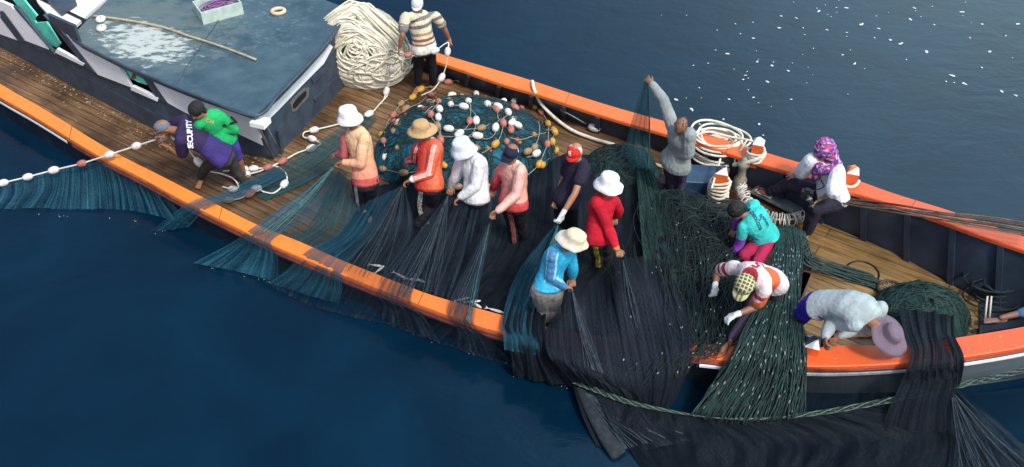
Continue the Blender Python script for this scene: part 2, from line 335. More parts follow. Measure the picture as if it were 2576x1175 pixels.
def railmat():
    m = mat('rail_paint', (.8, .2, .03), .4, .5, .15, 26, 0); t = m.node_tree; n = t.nodes; lk = t.links.new; b = n['Principled BSDF']
    tc = n.new('ShaderNodeTexCoord'); sx = n.new('ShaderNodeSeparateXYZ'); lk(tc.outputs['Object'], sx.inputs[0])
    r = n.new('ShaderNodeMapRange'); r.inputs['From Min'].default_value = -4; r.inputs['From Max'].default_value = 4.5; lk(sx.outputs[0], r.inputs['Value'])
    mx = n.new('ShaderNodeMix'); mx.data_type = 'RGBA'; mx.inputs['A'].default_value = (.82, .235, .035, 1); mx.inputs['B'].default_value = (.72, .105, .028, 1); lk(r.outputs[0], mx.inputs['Factor'])
    no = n.new('ShaderNodeTexNoise'); no.inputs['Scale'].default_value = 5; no.inputs['Detail'].default_value = 9; no.inputs['Roughness'].default_value = .7; lk(tc.outputs['Object'], no.inputs['Vector'])
    r2 = n.new('ShaderNodeMapRange'); r2.inputs['From Min'].default_value = .56; r2.inputs['From Max'].default_value = .72; r2.inputs['To Max'].default_value = .55; lk(no.outputs['Fac'], r2.inputs['Value'])
    m2 = n.new('ShaderNodeMix'); m2.data_type = 'RGBA'; lk(r2.outputs[0], m2.inputs['Factor']); lk(mx.outputs['Result'], m2.inputs['A']); m2.inputs['B'].default_value = (.42, .09, .03, 1)
    mp = n.new('ShaderNodeMapping'); mp.inputs['Rotation'].default_value = (0, 0, .45); mp.inputs['Scale'].default_value = (3, 26, 8); lk(tc.outputs['Object'], mp.inputs[0])
    n3 = n.new('ShaderNodeTexNoise'); n3.inputs['Scale'].default_value = 1.6; n3.inputs['Detail'].default_value = 10; n3.inputs['Roughness'].default_value = .8; lk(mp.outputs[0], n3.inputs['Vector'])
    r3 = n.new('ShaderNodeMapRange'); r3.inputs['From Min'].default_value = .60; r3.inputs['From Max'].default_value = .70; r3.inputs['To Max'].default_value = .7; lk(n3.outputs['Fac'], r3.inputs['Value'])
    m4 = n.new('ShaderNodeMix'); m4.data_type = 'RGBA'; lk(r3.outputs[0], m4.inputs['Factor']); lk(m2.outputs['Result'], m4.inputs['A']); m4.inputs['B'].default_value = (.20, .075, .04, 1)
    n5 = n.new('ShaderNodeTexNoise'); n5.inputs['Scale'].default_value = 30; n5.inputs['Detail'].default_value = 6; lk(tc.outputs['Object'], n5.inputs['Vector'])
    r5 = n.new('ShaderNodeMapRange'); r5.inputs['From Min'].default_value = .66; r5.inputs['From Max'].default_value = .72; r5.inputs['To Max'].default_value = .6; lk(n5.outputs['Fac'], r5.inputs['Value'])
    m5 = n.new('ShaderNodeMix'); m5.data_type = 'RGBA'; lk(r5.outputs[0], m5.inputs['Factor']); lk(m4.outputs['Result'], m5.inputs['A']); m5.inputs['B'].default_value = (.75, .42, .22, 1)
    lk(m5.outputs['Result'], b.inputs['Base Color']); return m
M['rail'] = railmat()
rail(NO, NI, 'gunwale', M['rail']); rail(FI, FO, 'gunwale', M['rail'])
zz = np.array([0, 0, 1.])
dN = (NO - NI); dN /= np.linalg.norm(dN, axis=1, keepdims=True); dF = (FO - FI); dF /= np.linalg.norm(dF, axis=1, keepdims=True)
# rub rails just under the caps
rail(NO + dN * .018 - zz * .057, NO - dN * .05 - zz * .057, 'rub_rail', M['brownred'], .03)
xl, xr = P(175, 345, .3)[0], P(1735, 897, .4)[0]
for k_, m_ in ((NO[:, 0] < xl, 'white'), ((NO[:, 0] >= xl) & (NO[:, 0] < xr), 'brownred'), (NO[:, 0] >= xr, 'white')):
    rail((NO + dN * .028 - zz * .092)[k_], (NO - dN * .05 - zz * .092)[k_], 'rub_rail', M[m_], .04)
for A, B, ks in ((NO, NI, (18, 40, 66, 92, 118)), (FI, FO, (50, 78, 105, 132))):
    for k in ks:
        mb = MB(); a, b_ = A[k] + zz * .0015, B[min(k + 1, 159)] + zz * .0015; tube(mb, [a, b_], .004, 4); mb.build('rail_joint', M['brownred'], boat)
# hull sides
def hullmat():
    m = mat('hull_paint_lit_bow', (.02, .03, .045), .35, .5, .2, 12, 0); t = m.node_tree; n = t.nodes; lk = t.links.new; b = n['Principled BSDF']
    tc = n.new('ShaderNodeTexCoord'); sx = n.new('ShaderNodeSeparateXYZ'); lk(tc.outputs['Object'], sx.inputs[0])
    r = n.new('ShaderNodeMapRange'); r.inputs['From Min'].default_value = 2.6; r.inputs['From Max'].default_value = 3.8; lk(sx.outputs[0], r.inputs['Value'])
    no = n.new('ShaderNodeTexNoise'); no.inputs['Scale'].default_value = 3; no.inputs['Detail'].default_value = 8; lk(tc.outputs['Object'], no.inputs['Vector'])
    mx = n.new('ShaderNodeMix'); mx.data_type = 'RGBA'; mx.inputs['A'].default_value = (.008, .013, .022, 1); mx.inputs['B'].default_value = (.15, .19, .21, 1); lk(r.outputs[0], mx.inputs['Factor'])  # navy turns grey towards the bow: light on the side put into the colour
    m2 = n.new('ShaderNodeMix'); m2.data_type = 'RGBA'; m2.inputs['B'].default_value = (.03, .035, .04, 1)
    r2 = n.new('ShaderNodeMapRange'); r2.inputs['From Min'].default_value = .5; r2.inputs['From Max'].default_value = .75; r2.inputs['To Max'].default_value = .6; lk(no.outputs['Fac'], r2.inputs['Value'])
    lk(r2.outputs[0], m2.inputs['Factor']); lk(mx.outputs['Result'], m2.inputs['A']); lk(m2.outputs['Result'], b.inputs['Base Color']); return m
M['hull'] = hullmat()
mb = MB()
for O, d in ((NO, dN), (FO, dF)):
    dd = d.copy(); dd[:, 2] = 0; top = O - dd * .03 - zz * .05
    fl = np.interp(O[:, 0], [-3, 2, 6], [.05, .08, .35])[:, None]
    prev = top
    for q in (.25, .5, .75, 1, 1.5):
        zt = top[:, 2:3] * (1 - q) + WZ * q; cur = top - dd * fl * q ** 1.3; cur = np.concatenate([cur[:, :2], zt], 1); strip(mb, prev, cur); prev = cur
mb.build('hull', M['hull'], boat)
# deck boundary and bulwarks
DF = [(500,-20),(700,55),(900,120),(1104,190),(1258,245),(1382,284),(1523,338),(1656,377),(1800,432),(1927,492),(2055,558),(2192,614),(2316,676),(2376,708),(2462,756),(2600,800),(2700,830),(2850,880)]
DFp = resample(catmull(Ps([(x, y, 0) for x, y in DF]), 200), 160)
bi = FI - zz * .055 + dF * .03; mb = MB(); mid = bi * .5 + DFp * .5; strip(mb, bi, DFp); o = mb.build('bulwark', M['navy'], boat)
bn = NI - zz * .055 - dN * -.03; bl = bn.copy(); bl[:, 2] = -.02; mb = MB(); strip(mb, bn, bl); mb.build('bulwark', M['navy'], boat)
# ribs on the far bulwark
for i in list(range(60, 159, 6)):
    a, b_ = bi[i], DFp[i]; nn_ = nrm(np.cross(b_ - a, FI[i + 1] - FI[i])); nn_ = nn_ if nn_[1] < 0 else -nn_; t_ = nrm(FI[i + 1] - FI[i])
    mb = MB(); slab(mb, [a - t_ * .035, a + t_ * .035, b_ + t_ * .035, b_ - t_ * .035], nn_, .05); mb.build('rib', M['navy'], boat, smooth=False)
ANG = math.radians(-33)
def woodmat(name, base, lite, dark, plank=.13, wet=.5, gap=.04):
    m = bpy.data.materials.new(name); m.use_nodes = True; t = m.node_tree; n = t.nodes; lk = t.links.new; b = n['Principled BSDF']
    tc = n.new('ShaderNodeTexCoord'); mp = n.new('ShaderNodeMapping'); mp.inputs['Rotation'].default_value = (0, 0, -ANG); lk(tc.outputs['Object'], mp.inputs[0])
    m3 = n.new('ShaderNodeMapping'); m3.inputs['Scale'].default_value = (1.6, 22, 1); lk(mp.outputs[0], m3.inputs[0])
    g = n.new('ShaderNodeTexNoise'); g.inputs['Scale'].default_value = 1.0; g.inputs['Detail'].default_value = 8; g.inputs['Roughness'].default_value = .7; lk(m3.outputs[0], g.inputs['Vector'])
    br = n.new('ShaderNodeTexBrick'); br.inputs['Scale'].default_value = 1; br.inputs['Brick Width'].default_value = 3.2; br.inputs['Row Height'].default_value = plank; br.inputs['Mortar Size'].default_value = .006; br.inputs['Mortar Smooth'].default_value = .2
    br.inputs['Color1'].default_value = (.75, .75, .75, 1); br.inputs['Color2'].default_value = (1.15, 1.15, 1.15, 1); br.inputs['Mortar'].default_value = (.12, .10, .09, 1); lk(mp.outputs[0], br.inputs['Vector'])
    r = n.new('ShaderNodeValToRGB'); e = r.color_ramp.elements; e[0].position = .3; e[0].color = (*dark, 1); e[1].position = .72; e[1].color = (*lite, 1); x = e.new(.5); x.color = (*base, 1); lk(g.outputs['Fac'], r.inputs[0])
    mu = n.new('ShaderNodeMix'); mu.data_type = 'RGBA'; mu.blend_type = 'MULTIPLY'; mu.inputs['Factor'].default_value = 1; lk(r.outputs[0], mu.inputs['A']); lk(br.outputs[0], mu.inputs['B'])
    w1 = n.new('ShaderNodeTexNoise'); w1.inputs['Scale'].default_value = 1.1; w1.inputs['Detail'].default_value = 6; lk(tc.outputs['Object'], w1.inputs['Vector'])
    wr = n.new('ShaderNodeMapRange'); wr.inputs['From Min'].default_value = .4; wr.inputs['From Max'].default_value = .62; wr.inputs['To Max'].default_value = wet; lk(w1.outputs['Fac'], wr.inputs['Value'])
    dk = n.new('ShaderNodeMix'); dk.data_type = 'RGBA'; lk(wr.outputs[0], dk.inputs['Factor']); lk(mu.outputs['Result'], dk.inputs['A']); dk.inputs['B'].default_value = (*[c * .55 for c in dark], 1)
    # pale bits of dried scale and salt
    v = n.new('ShaderNodeTexNoise'); v.inputs['Scale'].default_value = 26; v.inputs['Detail'].default_value = 3; lk(tc.outputs['Object'], v.inputs['Vector'])
    vr = n.new('ShaderNodeMapRange'); vr.inputs['From Min'].default_value = .70; vr.inputs['From Max'].default_value = .76; vr.inputs['To Max'].default_value = .7; lk(v.outputs['Fac'], vr.inputs['Value'])
    fm = n.new('ShaderNodeMix'); fm.data_type = 'RGBA'; lk(vr.outputs[0], fm.inputs['Factor']); lk(dk.outputs['Result'], fm.inputs['A']); fm.inputs['B'].default_value = (.42, .36, .27, 1)
    lk(fm.outputs['Result'], b.inputs['Base Color'])
    rr = n.new('ShaderNodeMapRange'); rr.inputs['To Min'].default_value = .62; rr.inputs['To Max'].default_value = .16; lk(wr.outputs[0], rr.inputs['Value']); lk(rr.outputs[0], b.inputs['Roughness'])
    bp = n.new('ShaderNodeBump'); bp.inputs['Strength'].default_value = .5; bp.inputs['Distance'].default_value = .012; ad = n.new('ShaderNodeMath'); ad.operation = 'ADD'; lk(g.outputs['Fac'], ad.inputs[0]); lk(br.outputs['Fac'], ad.inputs[1])
    sb = n.new('ShaderNodeMath'); sb.operation = 'SUBTRACT'; lk(g.outputs['Fac'], sb.inputs[0]); lk(br.outputs['Fac'], sb.inputs[1]); lk(sb.outputs[0], bp.inputs['Height']); lk(bp.outputs[0], b.inputs['Normal'])
    return m
M['deck'] = woodmat('deck_wood', (.19, .105, .048), (.33, .20, .10), (.055, .030, .016), wet=.7)
M['bowdeck'] = woodmat('bow_deck_wood', (.26, .155, .055), (.43, .29, .11), (.08, .04, .018), plank=.2, wet=.45)
k = 150
nd = NI.copy(); nd[:, 2] = 0
mb = MB(); strip(mb, nd, DFp); mb.build('deck', M['deck'], boat, smooth=False)
# raised pale fore deck
mb = MB(); fd = [(1950,560,.0),(2055,560,0),(2192,616,0),(2264,648,0),(2316,678,0),(2376,711,0),(2433,744,0),(2462,760,0),(2460,830,0),(2300,850,0),(2100,852,0),(1960,850,0),(1900,700,0)]
slab(mb, [p + np.array([0, 0, .03]) for p in Ps(fd)], (0, 0, -1), .026); mb.build('fore_deck', M['bowdeck'], boat, smooth=False)
mb = MB(); slab(mb, Ps([(2464,757,.05),(2600,800,.05),(2850,880,.05),(2850,745,.05),(2700,800,.05),(2464,838,.05)]), (0, 0, -1), .04); mb.build('bow_platform', M['navy'], boat, smooth=False)
# round scuttle rings and hatch edges in the fore deck
def disc_ring(cx, cy, r, z=.035):
    c = P(cx, cy, z); mb = MB(); pts = [c + np.array([r * math.cos(a), r * math.sin(a), 0]) for a in np.linspace(0, 2 * math.pi, 30)[:-1]]; tube(mb, pts, .012, 6, True); mb.build('scuttle_rim', M['black'], boat)
disc_ring(2170, 685, .2)
for a, b_ in (((1985,800),(2030,690)), ((2000,800),(2042,640))):
    mb = MB(); p, q = P(*a, .06), P(*b_, .06); box(mb, (p + q) / 2, (np.linalg.norm(q - p) / 2, .045, .03), (q - p, np.cross(q - p, [0, 0, 1]), (0, 0, 1))); mb.build('hatch_beam', M['cable'], boat, smooth=False)

# ---------------------------------------------------------------- cabin
RZ = 1.08
A0 = P(-330, -110, 0); 
w0 = P(0, 118, 0); w1 = P(400, 332, 0); w2 = P(688, 402, 0); f2 = P(866, 218, 0)
dirS = nrm(w2 - w1); nS = nrm(np.cross(dirS, [0, 0, 1]));  nS = nS if nS[1] < 0 else -nS
dirF = nrm(f2 - w2); nF = nrm(np.cross(dirF, [0, 0, 1])); nF = nF if nF[0] > 0 else -nF
def onplane(x, y, p0, nn, off=0):
    d = np.array([(x - 1288) / FOC, ca + (587.5 - y) / FOC * sa, -sa + (587.5 - y) / FOC * ca]); o = np.array([0, 0, CH]); t = ((p0 + nn * off - o) @ nn) / (d @ nn); return o + d * t
# side wall follows base line w0-w1-w2 : two planes
dA = nrm(w1 - w0); nA = nrm(np.cross(dA, [0, 0, 1])); nA = nA if nA[1] < 0 else -nA
def S1(x, y, off=0):
    q = onplane(x, y, w1, nS, off)
    if (q - w1) @ dirS < 0: q = onplane(x, y, w1, nA, off)
    return q
cab = MB()
bk = lambda p, n_: p - n_ * .05
wm = P(-330, -62, 0)
def wallface(mb, a, b, z0, z1, nn, th=.05): slab(mb, [(a[0], a[1], z0), (b[0], b[1], z0), (b[0], b[1], z1), (a[0], a[1], z1)], -nn, th)
# low dark plinth, then the dark inside of the cabin behind the openings
mb = MB(); wallface(mb, wm, w1, 0, .34, nA, .06); wallface(mb, w1, w2, 0, .34, nS, .06); wallface(mb, w2, f2, 0, 1.0, nF, .06)
plinth = mb.build('cabin_wall', M['slate'], boat, smooth=False)
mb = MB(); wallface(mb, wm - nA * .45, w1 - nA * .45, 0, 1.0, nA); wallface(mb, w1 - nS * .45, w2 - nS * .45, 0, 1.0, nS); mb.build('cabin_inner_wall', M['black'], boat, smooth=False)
def panel(pts, name, m, off=.012, th=.05, parent=boat):
    q = [S1(x, y, off) for x, y in pts]; mb = MB(); slab(mb, q, -nS, th); return mb.build(name, m, parent, smooth=False)
WP = [[(-60,-10),(0,43),(47,103),(0,86),(-80,62)],
      [(0,3),(27,15),(123,125),(63,102),(0,33),(-40,-20)],
      [(166,88),(286,146),(332,221),(246,188)],
      [(372,190),(631,284),(661,366),(601,338),(465,283),(422,259)]]
for q in WP: panel(q, 'wall_panel', M['white'])
panel([(-300,-40),(0,86),(63,102),(140,130),(246,187),(332,222),(388,248),(400,332),(0,118),(-300,-10)], 'plinth', M['slate'], .006)
panel([(388,248),(422,258),(465,282),(601,337),(661,366),(688,402),(400,332)], 'plinth', M['slate'], .006)
for q in ([(0,28),(8,30),(62,104),(46,104),(0,44)], [(128,127),(138,138),(44,22),(32,16)], [(108,38),(150,74),(239,184),(212,166)], [(349,180),(370,188),(417,259),(397,252)]):
    panel(q, 'wall_post', M['slate'], .03, .06)
panel([(143,123),(212,161),(208,166),(138,132)], 'window_sill', M['white'], .04, .05)
panel([(332,217),(398,247),(396,256),(328,226)], 'window_sill', M['white'], .04, .05)
panel([(22,-12),(60,0),(93,40),(86,50),(91,58),(117,56),(152,111),(143,120),(125,112)], 'window_shutter', M['mint'], -.10, .03)
panel([(295,158),(318,168),(340,188),(368,202),(370,214),(345,206),(310,186)], 'window_shutter', M['mint'], -.06, .03)
panel([(335,178),(345,182),(338,200),(330,196)], 'window_latch', M['brownred'], -.04, .02)
# front wall: white band, window, corner boards
def Fp(x, y, off=0): return onplane(x, y, w2, nF, off)
def fpanel(pts, name, m, off=.012, th=.04, parent=boat):
    q = [Fp(x, y, off) for x, y in pts]; mb = MB(); slab(mb, q, -nF, th); return mb.build(name, m, parent, smooth=False)
fpanel([(655,322),(700,278),(760,215),(815,160),(838,118),(826,108),(780,160),(700,240),(645,292)], 'fascia', M['white'], .03)
win = fpanel([(732,262),(742,246),(768,222),(778,220),(776,244),(745,280),(736,282)], 'window', M['metal'], .02, .03)
w_ = fpanel([(737,264),(746,250),(766,230),(772,230),(770,242),(744,272),(739,274)], 'pane', M['black'], .026, .01, win)
fpanel([(700,330),(706,330),(716,388),(710,388)], 'corner_brace', M['slate'], .05, .03)
fpanel([(785,200),(835,150),(838,160),(790,212)], 'batten', M['slate'], .02, .03); fpanel([(790,250),(850,190),(853,196),(794,257)], 'batten', M['slate'], .02, .03)
mb = MB(); cpt = S1(652, 372, .02)
q0, q1 = P(640, 296, 1.0), S1(664, 364, .03); tube(mb, [P(652, 318, .9), P(688, 398, .03)], .014, 6); tube(mb, [P(668, 312, .9), P(708, 388, .08)], .012, 6); mb.build('corner_rod', M['metal'], boat)
mb = MB(); box(mb, P(655, 308, RZ - .12), (.11, .09, .035), (dirS, nS, (0, 0, 1))); mb.build('corner_bracket', M['white'], boat, smooth=False)
# roof
def roofmat():
    m = bpy.data.materials.new('roof_paint'); m.use_nodes = True; t = m.node_tree; n = t.nodes; lk = t.links.new; b = n['Principled BSDF']; b.inputs['Roughness'].default_value = .45
    tc = n.new('ShaderNodeTexCoord')
    a = n.new('ShaderNodeTexNoise'); a.inputs['Scale'].default_value = 2.2; a.inputs['Detail'].default_value = 8; a.inputs['Roughness'].default_value = .65; lk(tc.outputs['Object'], a.inputs['Vector'])
    r = n.new('ShaderNodeValToRGB'); e = r.color_ramp.elements; e[0].position = .35; e[0].color = (.026, .058, .086, 1); e[1].position = .7; e[1].color = (.070, .118, .148, 1); lk(a.outputs['Fac'], r.inputs[0])
    def blob(cx, cy, rad, sc, lo, hi, col, prev, amt=.9, stretch=(1, 1)):
        c = P(cx, cy, RZ); vs = n.new('ShaderNodeVectorMath'); vs.operation = 'SUBTRACT'; lk(tc.outputs['Object'], vs.inputs[0]); vs.inputs[1].default_value = tuple(c - np.array(boat.location) * 0)
        mpp = n.new('ShaderNodeMapping'); mpp.vector_type = 'TEXTURE'; mpp.inputs['Rotation'].default_value = (0, 0, ANG); mpp.inputs['Scale'].default_value = (stretch[0], stretch[1], 1); lk(vs.outputs[0], mpp.inputs[0])
        ln = n.new('ShaderNodeVectorMath'); ln.operation = 'LENGTH'; lk(mpp.outputs[0], ln.inputs[0])
        f = n.new('ShaderNodeMapRange'); f.inputs['From Min'].default_value = rad; f.inputs['From Max'].default_value = rad * .3; lk(ln.outputs['Value'], f.inputs['Value'])
        m2 = n.new('ShaderNodeMapping'); m2.inputs['Rotation'].default_value = (0, 0, -ANG); m2.inputs['Scale'].default_value = (1, 2.2, 1); lk(tc.outputs['Object'], m2.inputs[0])
        s = n.new('ShaderNodeTexNoise'); s.inputs['Scale'].default_value = sc; s.inputs['Detail'].default_value = 9; s.inputs['Roughness'].default_value = .75; lk(m2.outputs[0], s.inputs['Vector'])
        ad = n.new('ShaderNodeMath'); ad.operation = 'MULTIPLY_ADD'; lk(f.outputs[0], ad.inputs[0]); ad.inputs[1].default_value = .25; lk(s.outputs['Fac'], ad.inputs[2])
        g = n.new('ShaderNodeMapRange'); g.inputs['From Min'].default_value = lo; g.inputs['From Max'].default_value = hi; g.inputs['To Max'].default_value = amt; lk(ad.outputs[0], g.inputs['Value'])
        mx = n.new('ShaderNodeMix'); mx.data_type = 'RGBA'; lk(g.outputs[0], mx.inputs['Factor']); lk(prev, mx.inputs['A']); mx.inputs['B'].default_value = (*col, 1); return mx.outputs['Result']
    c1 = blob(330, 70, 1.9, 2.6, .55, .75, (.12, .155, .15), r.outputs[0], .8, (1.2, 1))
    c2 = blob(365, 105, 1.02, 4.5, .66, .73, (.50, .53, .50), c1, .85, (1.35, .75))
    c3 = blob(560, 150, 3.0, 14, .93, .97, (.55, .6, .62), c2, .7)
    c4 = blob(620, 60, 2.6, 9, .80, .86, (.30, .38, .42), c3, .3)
    lk(c4, b.inputs['Base Color'])
    bp = n.new('ShaderNodeBump'); bp.inputs['Strength'].default_value = .3; bp.inputs['Distance'].default_value = .01; lk(a.outputs['Fac'], bp.inputs['Height']); lk(bp.outputs[0], b.inputs['Normal'])
    return m
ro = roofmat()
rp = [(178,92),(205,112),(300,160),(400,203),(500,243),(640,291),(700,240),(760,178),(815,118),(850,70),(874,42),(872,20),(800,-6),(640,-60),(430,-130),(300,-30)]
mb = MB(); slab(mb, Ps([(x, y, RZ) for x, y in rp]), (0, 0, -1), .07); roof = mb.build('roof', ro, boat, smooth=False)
mb = MB(); e = catmull(Ps([(x, y, RZ + .012) for x, y in rp[:12]]), 80); tube(mb, e, .022, 6); mb.build('roof_edge', M['slate'], roof)
for a, b_ in (((440,190),(598,-30)), ((560,258),(760,40))):
    pass
mb = MB(); tube(mb, [P(438, 214, RZ + .003), P(602, -25, RZ + .003)], .008, 5); mb.build('roof_seam', M['slate'], roof)
# aft white roof and hatch box
mb = MB(); slab(mb, Ps([(96,8,.98),(124,38,.98),(187,66,.98),(285,-20,.98),(200,-60,.98),(60,-60,.98)]), (0, 0, -1), .05); aft = mb.build('aft_roof', M['white'], boat, smooth=False)
mb = MB(); slab(mb, Ps([(124,2,1.1),(150,26,1.1),(190,-1,1.1),(160,-40,1.1),(90,-40,1.1)]), (0, 0, -1), .1); mb.build('hatch_box', M['slate'], aft, smooth=False)
mb = MB(); slab(mb, [S1(118, 36, .06), S1(186, 66, .06), S1(200, 110, .06), S1(130, 60, .06)], -nS, .05); mb.build('gusset', M['slate'], boat, smooth=False)

# ---------------------------------------------------------------- things on the roof
mb = MB(); e = catmull(Ps([(232,40,RZ+.03),(300,48,RZ+.035),(400,66,RZ+.03),(480,92,RZ+.03),(560,118,RZ+.03),(644,150,RZ+.03)]), 30); tube(mb, e, .018, 8)
for i in range(3, 28, 4): tube(mb, [e[i] - (e[i+1]-e[i]) * .1, e[i] + (e[i+1]-e[i]) * .1], .023, 8)
tag(mb.build('bamboo_pole', M['wood_pole']), 'long pale bamboo pole lying across the worn cabin roof', 'pole')
for x, y, lb in ((253, 48, 'white round buoy on the roof touching the bamboo pole'), (255, 70, 'white round buoy on the roof below the pole and its twin')):
    c = P(x, y, RZ + .035); mb = MB(); ellip(mb, c, ((.075, 0, 0), (0, .09, 0), (0, 0, .045)), 16, 10); o = tag(mb.build('buoy', M['float_white']), lb, 'buoy', 'pair of buoys on the cabin roof')
    mb = MB(); tube(mb, [c + np.array([.02, -.02, .03]), c + np.array([.02, -.02, .052])], .008, 6); mb.build('buoy_eye', M['black'], o)
def crate(cx, cy):
    c = P(cx, cy, RZ); r = empty('crate', tuple(c)); tag(r, 'pale mint crate holding purple cord at the top of the cabin roof', 'crate')
    ax = np.array([math.cos(.55), math.sin(.55), 0]); ay = np.array([-math.sin(.55), math.cos(.55), 0]); m = mat('crate_plastic', (.45, .55, .50), .6, .4, .2, 20, .2, 8)
    mb = MB(); L_, W_, H_ = .30, .19, .2; box(mb, c + zz * .012, (L_, W_, .012), (ax, ay, zz)); mb.build('crate_base', m, r, smooth=False)
    for s in (-1, 1):
        mb = MB(); box(mb, c + ay * s * (W_ + .01) + zz * H_ / 2, (L_ + .02, .012, H_ / 2), (ax, ay, zz)); mb.build('crate_side', m, r, smooth=False)
        mb = MB(); box(mb, c + ax * s * (L_ + .008) + zz * H_ / 2, (.01, W_ - .002, H_ / 2 - .003), (ax, ay, zz)); mb.build('crate_side', m, r, smooth=False)
    mb = MB(); a = np.linspace(0, 26 * math.pi, 420); rr = .12 + .05 * np.sin(a * .37)
    tube(mb, [c + ax * (rr[i] * 1.6 * math.cos(a[i])) + ay * rr[i] * math.sin(a[i]) + zz * (.05 + .12 * i / 420) for i in range(420)], .009, 5)
    o = tag(mb.build('cord_bundle', mat('purple_cord', (.28, .14, .30), .7, .3, .4, 60, .4, 30)), 'tangled purple cord heaped inside the pale roof crate', 'cord')
crate(552, 34)
mb = MB(); c = P(700, 28, RZ + .03); tube(mb, [c + np.array([.095 * math.cos(a), .085 * math.sin(a), 0]) for a in np.linspace(0, 2 * math.pi, 28)[:-1]], .03, 10, True)
tag(mb.build('ring_float', mat('cream_foam', (.62, .50, .33), .7, .3, .3, 40, .15, 12)), 'small cream ring lying flat on the blue roof', 'ring')

# ---------------------------------------------------------------- rope pile beside the cabin
def rope_pile():
    r = empty('rope_pile', tuple(P(935, 190, 0))); tag(r, 'huge heap of cream rope piled beside the cabin front', 'rope')
    c = P(930, 205, 0); c = c + np.array([.0, .30, 0]); R0, H0 = .76, 1.30
    mb = MB(); ellip(mb, c + zz * .25, ((R0 * .86, 0, 0), (0, .5, 0), (0, 0, H0 - .42)), 24, 14); mb.build('rope_core', mat('rope_core', (.45, .42, .32), .9, .2, .8, 40, .4, 20), r)
    rg = random.Random(11)
    def dome(a, t):   # a azimuth, t 0 base..1 top
        rad = math.sqrt(max(0, 1 - (abs(t - .42) / (.60 if t > .42 else .66)) ** 2.3)); return c + np.array([R0 * rad * math.cos(a), R0 * .80 * rad * math.sin(a), H0 * t])
    for g in range(5):
        mb = MB()
        for k in range(22):
            q_ = rg.random() ** .7
            if g < 4: ac, tc_, A_, B_ = -1.75 + rg.gauss(0, .07), .52 + rg.gauss(0, .03), 1.12 * q_ + .10, .48 * q_ + .05
            else: q_ = rg.uniform(.15, .5); ac, tc_, A_, B_ = -1.25 + rg.gauss(0, .25), .30 + rg.gauss(0, .10), 1.1 * q_, .45 * q_
            ph = rg.random() * 6; pts = []; lift = rg.uniform(1.0, 1.07) + .03 * (g == 4) * k / 10
            for s in np.linspace(0, 2 * math.pi, 34)[:-1]:
                t = tc_ + B_ * math.sin(s) + .012 * math.sin(3 * s + ph); a = ac + A_ * math.cos(s) * (1 - .25 * math.sin(s)) + .03 * math.sin(2 * s + ph); pts.append(c + (dome(a, min(.985, max(.01, t))) - c) * (lift + .012 * math.sin(4 * s + ph)))
            pts = np.array(pts); tube(mb, catmull(np.vstack([pts, pts[:1]]), 80), .0155, 6)
        mb.build('rope_turns', M['rope_cream'], r)
rope_pile()

# ---------------------------------------------------------------- dried scraps of fish and scale along the cabin foot
def scraps():
    rg = random.Random(21); mb = MB()
    for k in range(330):
        t = rg.random(); a = w0 + (w1 - w0) * t if rg.random() < .65 else w1 + (w2 - w1) * rg.random(); off = abs(rg.gauss(0, .16)) + .04
        c = a + (nA * off); c = c + (w1 - w0) * 0 + np.array([0, 0, .006]); n = 5; R = rg.uniform(.004, .014) * (1.6 if rg.random() < .08 else 1); a0 = rg.random() * 6
        ring = [c + np.array([R * rg.uniform(.5, 1.5) * math.cos(a0 + 2 * math.pi * k2 / n), R * rg.uniform(.5, 1.2) * math.sin(a0 + 2 * math.pi * k2 / n), 0]) for k2 in range(n)]
        mb.add([c + zz * R * .5] + ring, [(0, 1 + q, 1 + (q + 1) % n) for q in range(n)])
    tag(mb.build('fish_scraps', mat('dry_scale', (.42, .38, .30), .8, .2, 0, 1, .4, 9)), 'pale dried fish scraps strewn on deck along the cabin foot', 'scraps', kind='stuff')
scraps()
# ---------------------------------------------------------------- nets
NET = empty('fishing_net', tuple(P(1400, 700, 0))); tag(NET, 'dark fine meshed net spread over the middle deck and spilling over the near gunwale', 'fishing net')
_xo = np.array([p[0] for p in N_OUT]); _yo = np.array([p[1] for p in N_OUT])
def HZ(x, y, k=148.):
    """height of cloth hanging just outside the near gunwale, seen at photo pixel x, y"""
    yo = float(np.interp(x, _xo, _yo)); return max(WZ + .03, zn(x) + .05 - max(0, y - yo) / k)
def PZ(l): return [P(q[0], q[1], HZ(q[0], q[1]) if (len(q) < 3 or q[2] is None) else q[2]) for q in l]
# the net lying on the deck
net('net_body', [PZ([(915,470,.05),(1050,455,.12),(1200,462,.15),(1340,430,.16),(1440,385,.16),(1590,420,.14),(1660,500,.14),(1760,560,.12),(1880,600,.10)]),
                 PZ([(880,560,.04),(990,590,.06),(1150,640,.06),(1300,640,.09),(1440,620,.22),(1590,600,.25),(1720,680,.22),(1830,740,.18),(1890,760,.12)]),
                 PZ([(800,628,.03),(900,676,.04),(1027,724,.06),(1180,774,.12),(1290,800,.28),(1450,835,.36),(1600,850,.38),(1740,862,.30),(1830,868,.12)])],
    M['net_deck'], NET, 170, 110, .03, 26, 1, bump=.035, zmin=.012)
def fold(rows, m='net_black', nu=46, nv=44, amp=.018, freq=9, seed=0, **k): return net('net_fold', [PZ(r) for r in rows], M[m], NET, nu, nv, amp, freq, seed, **k)
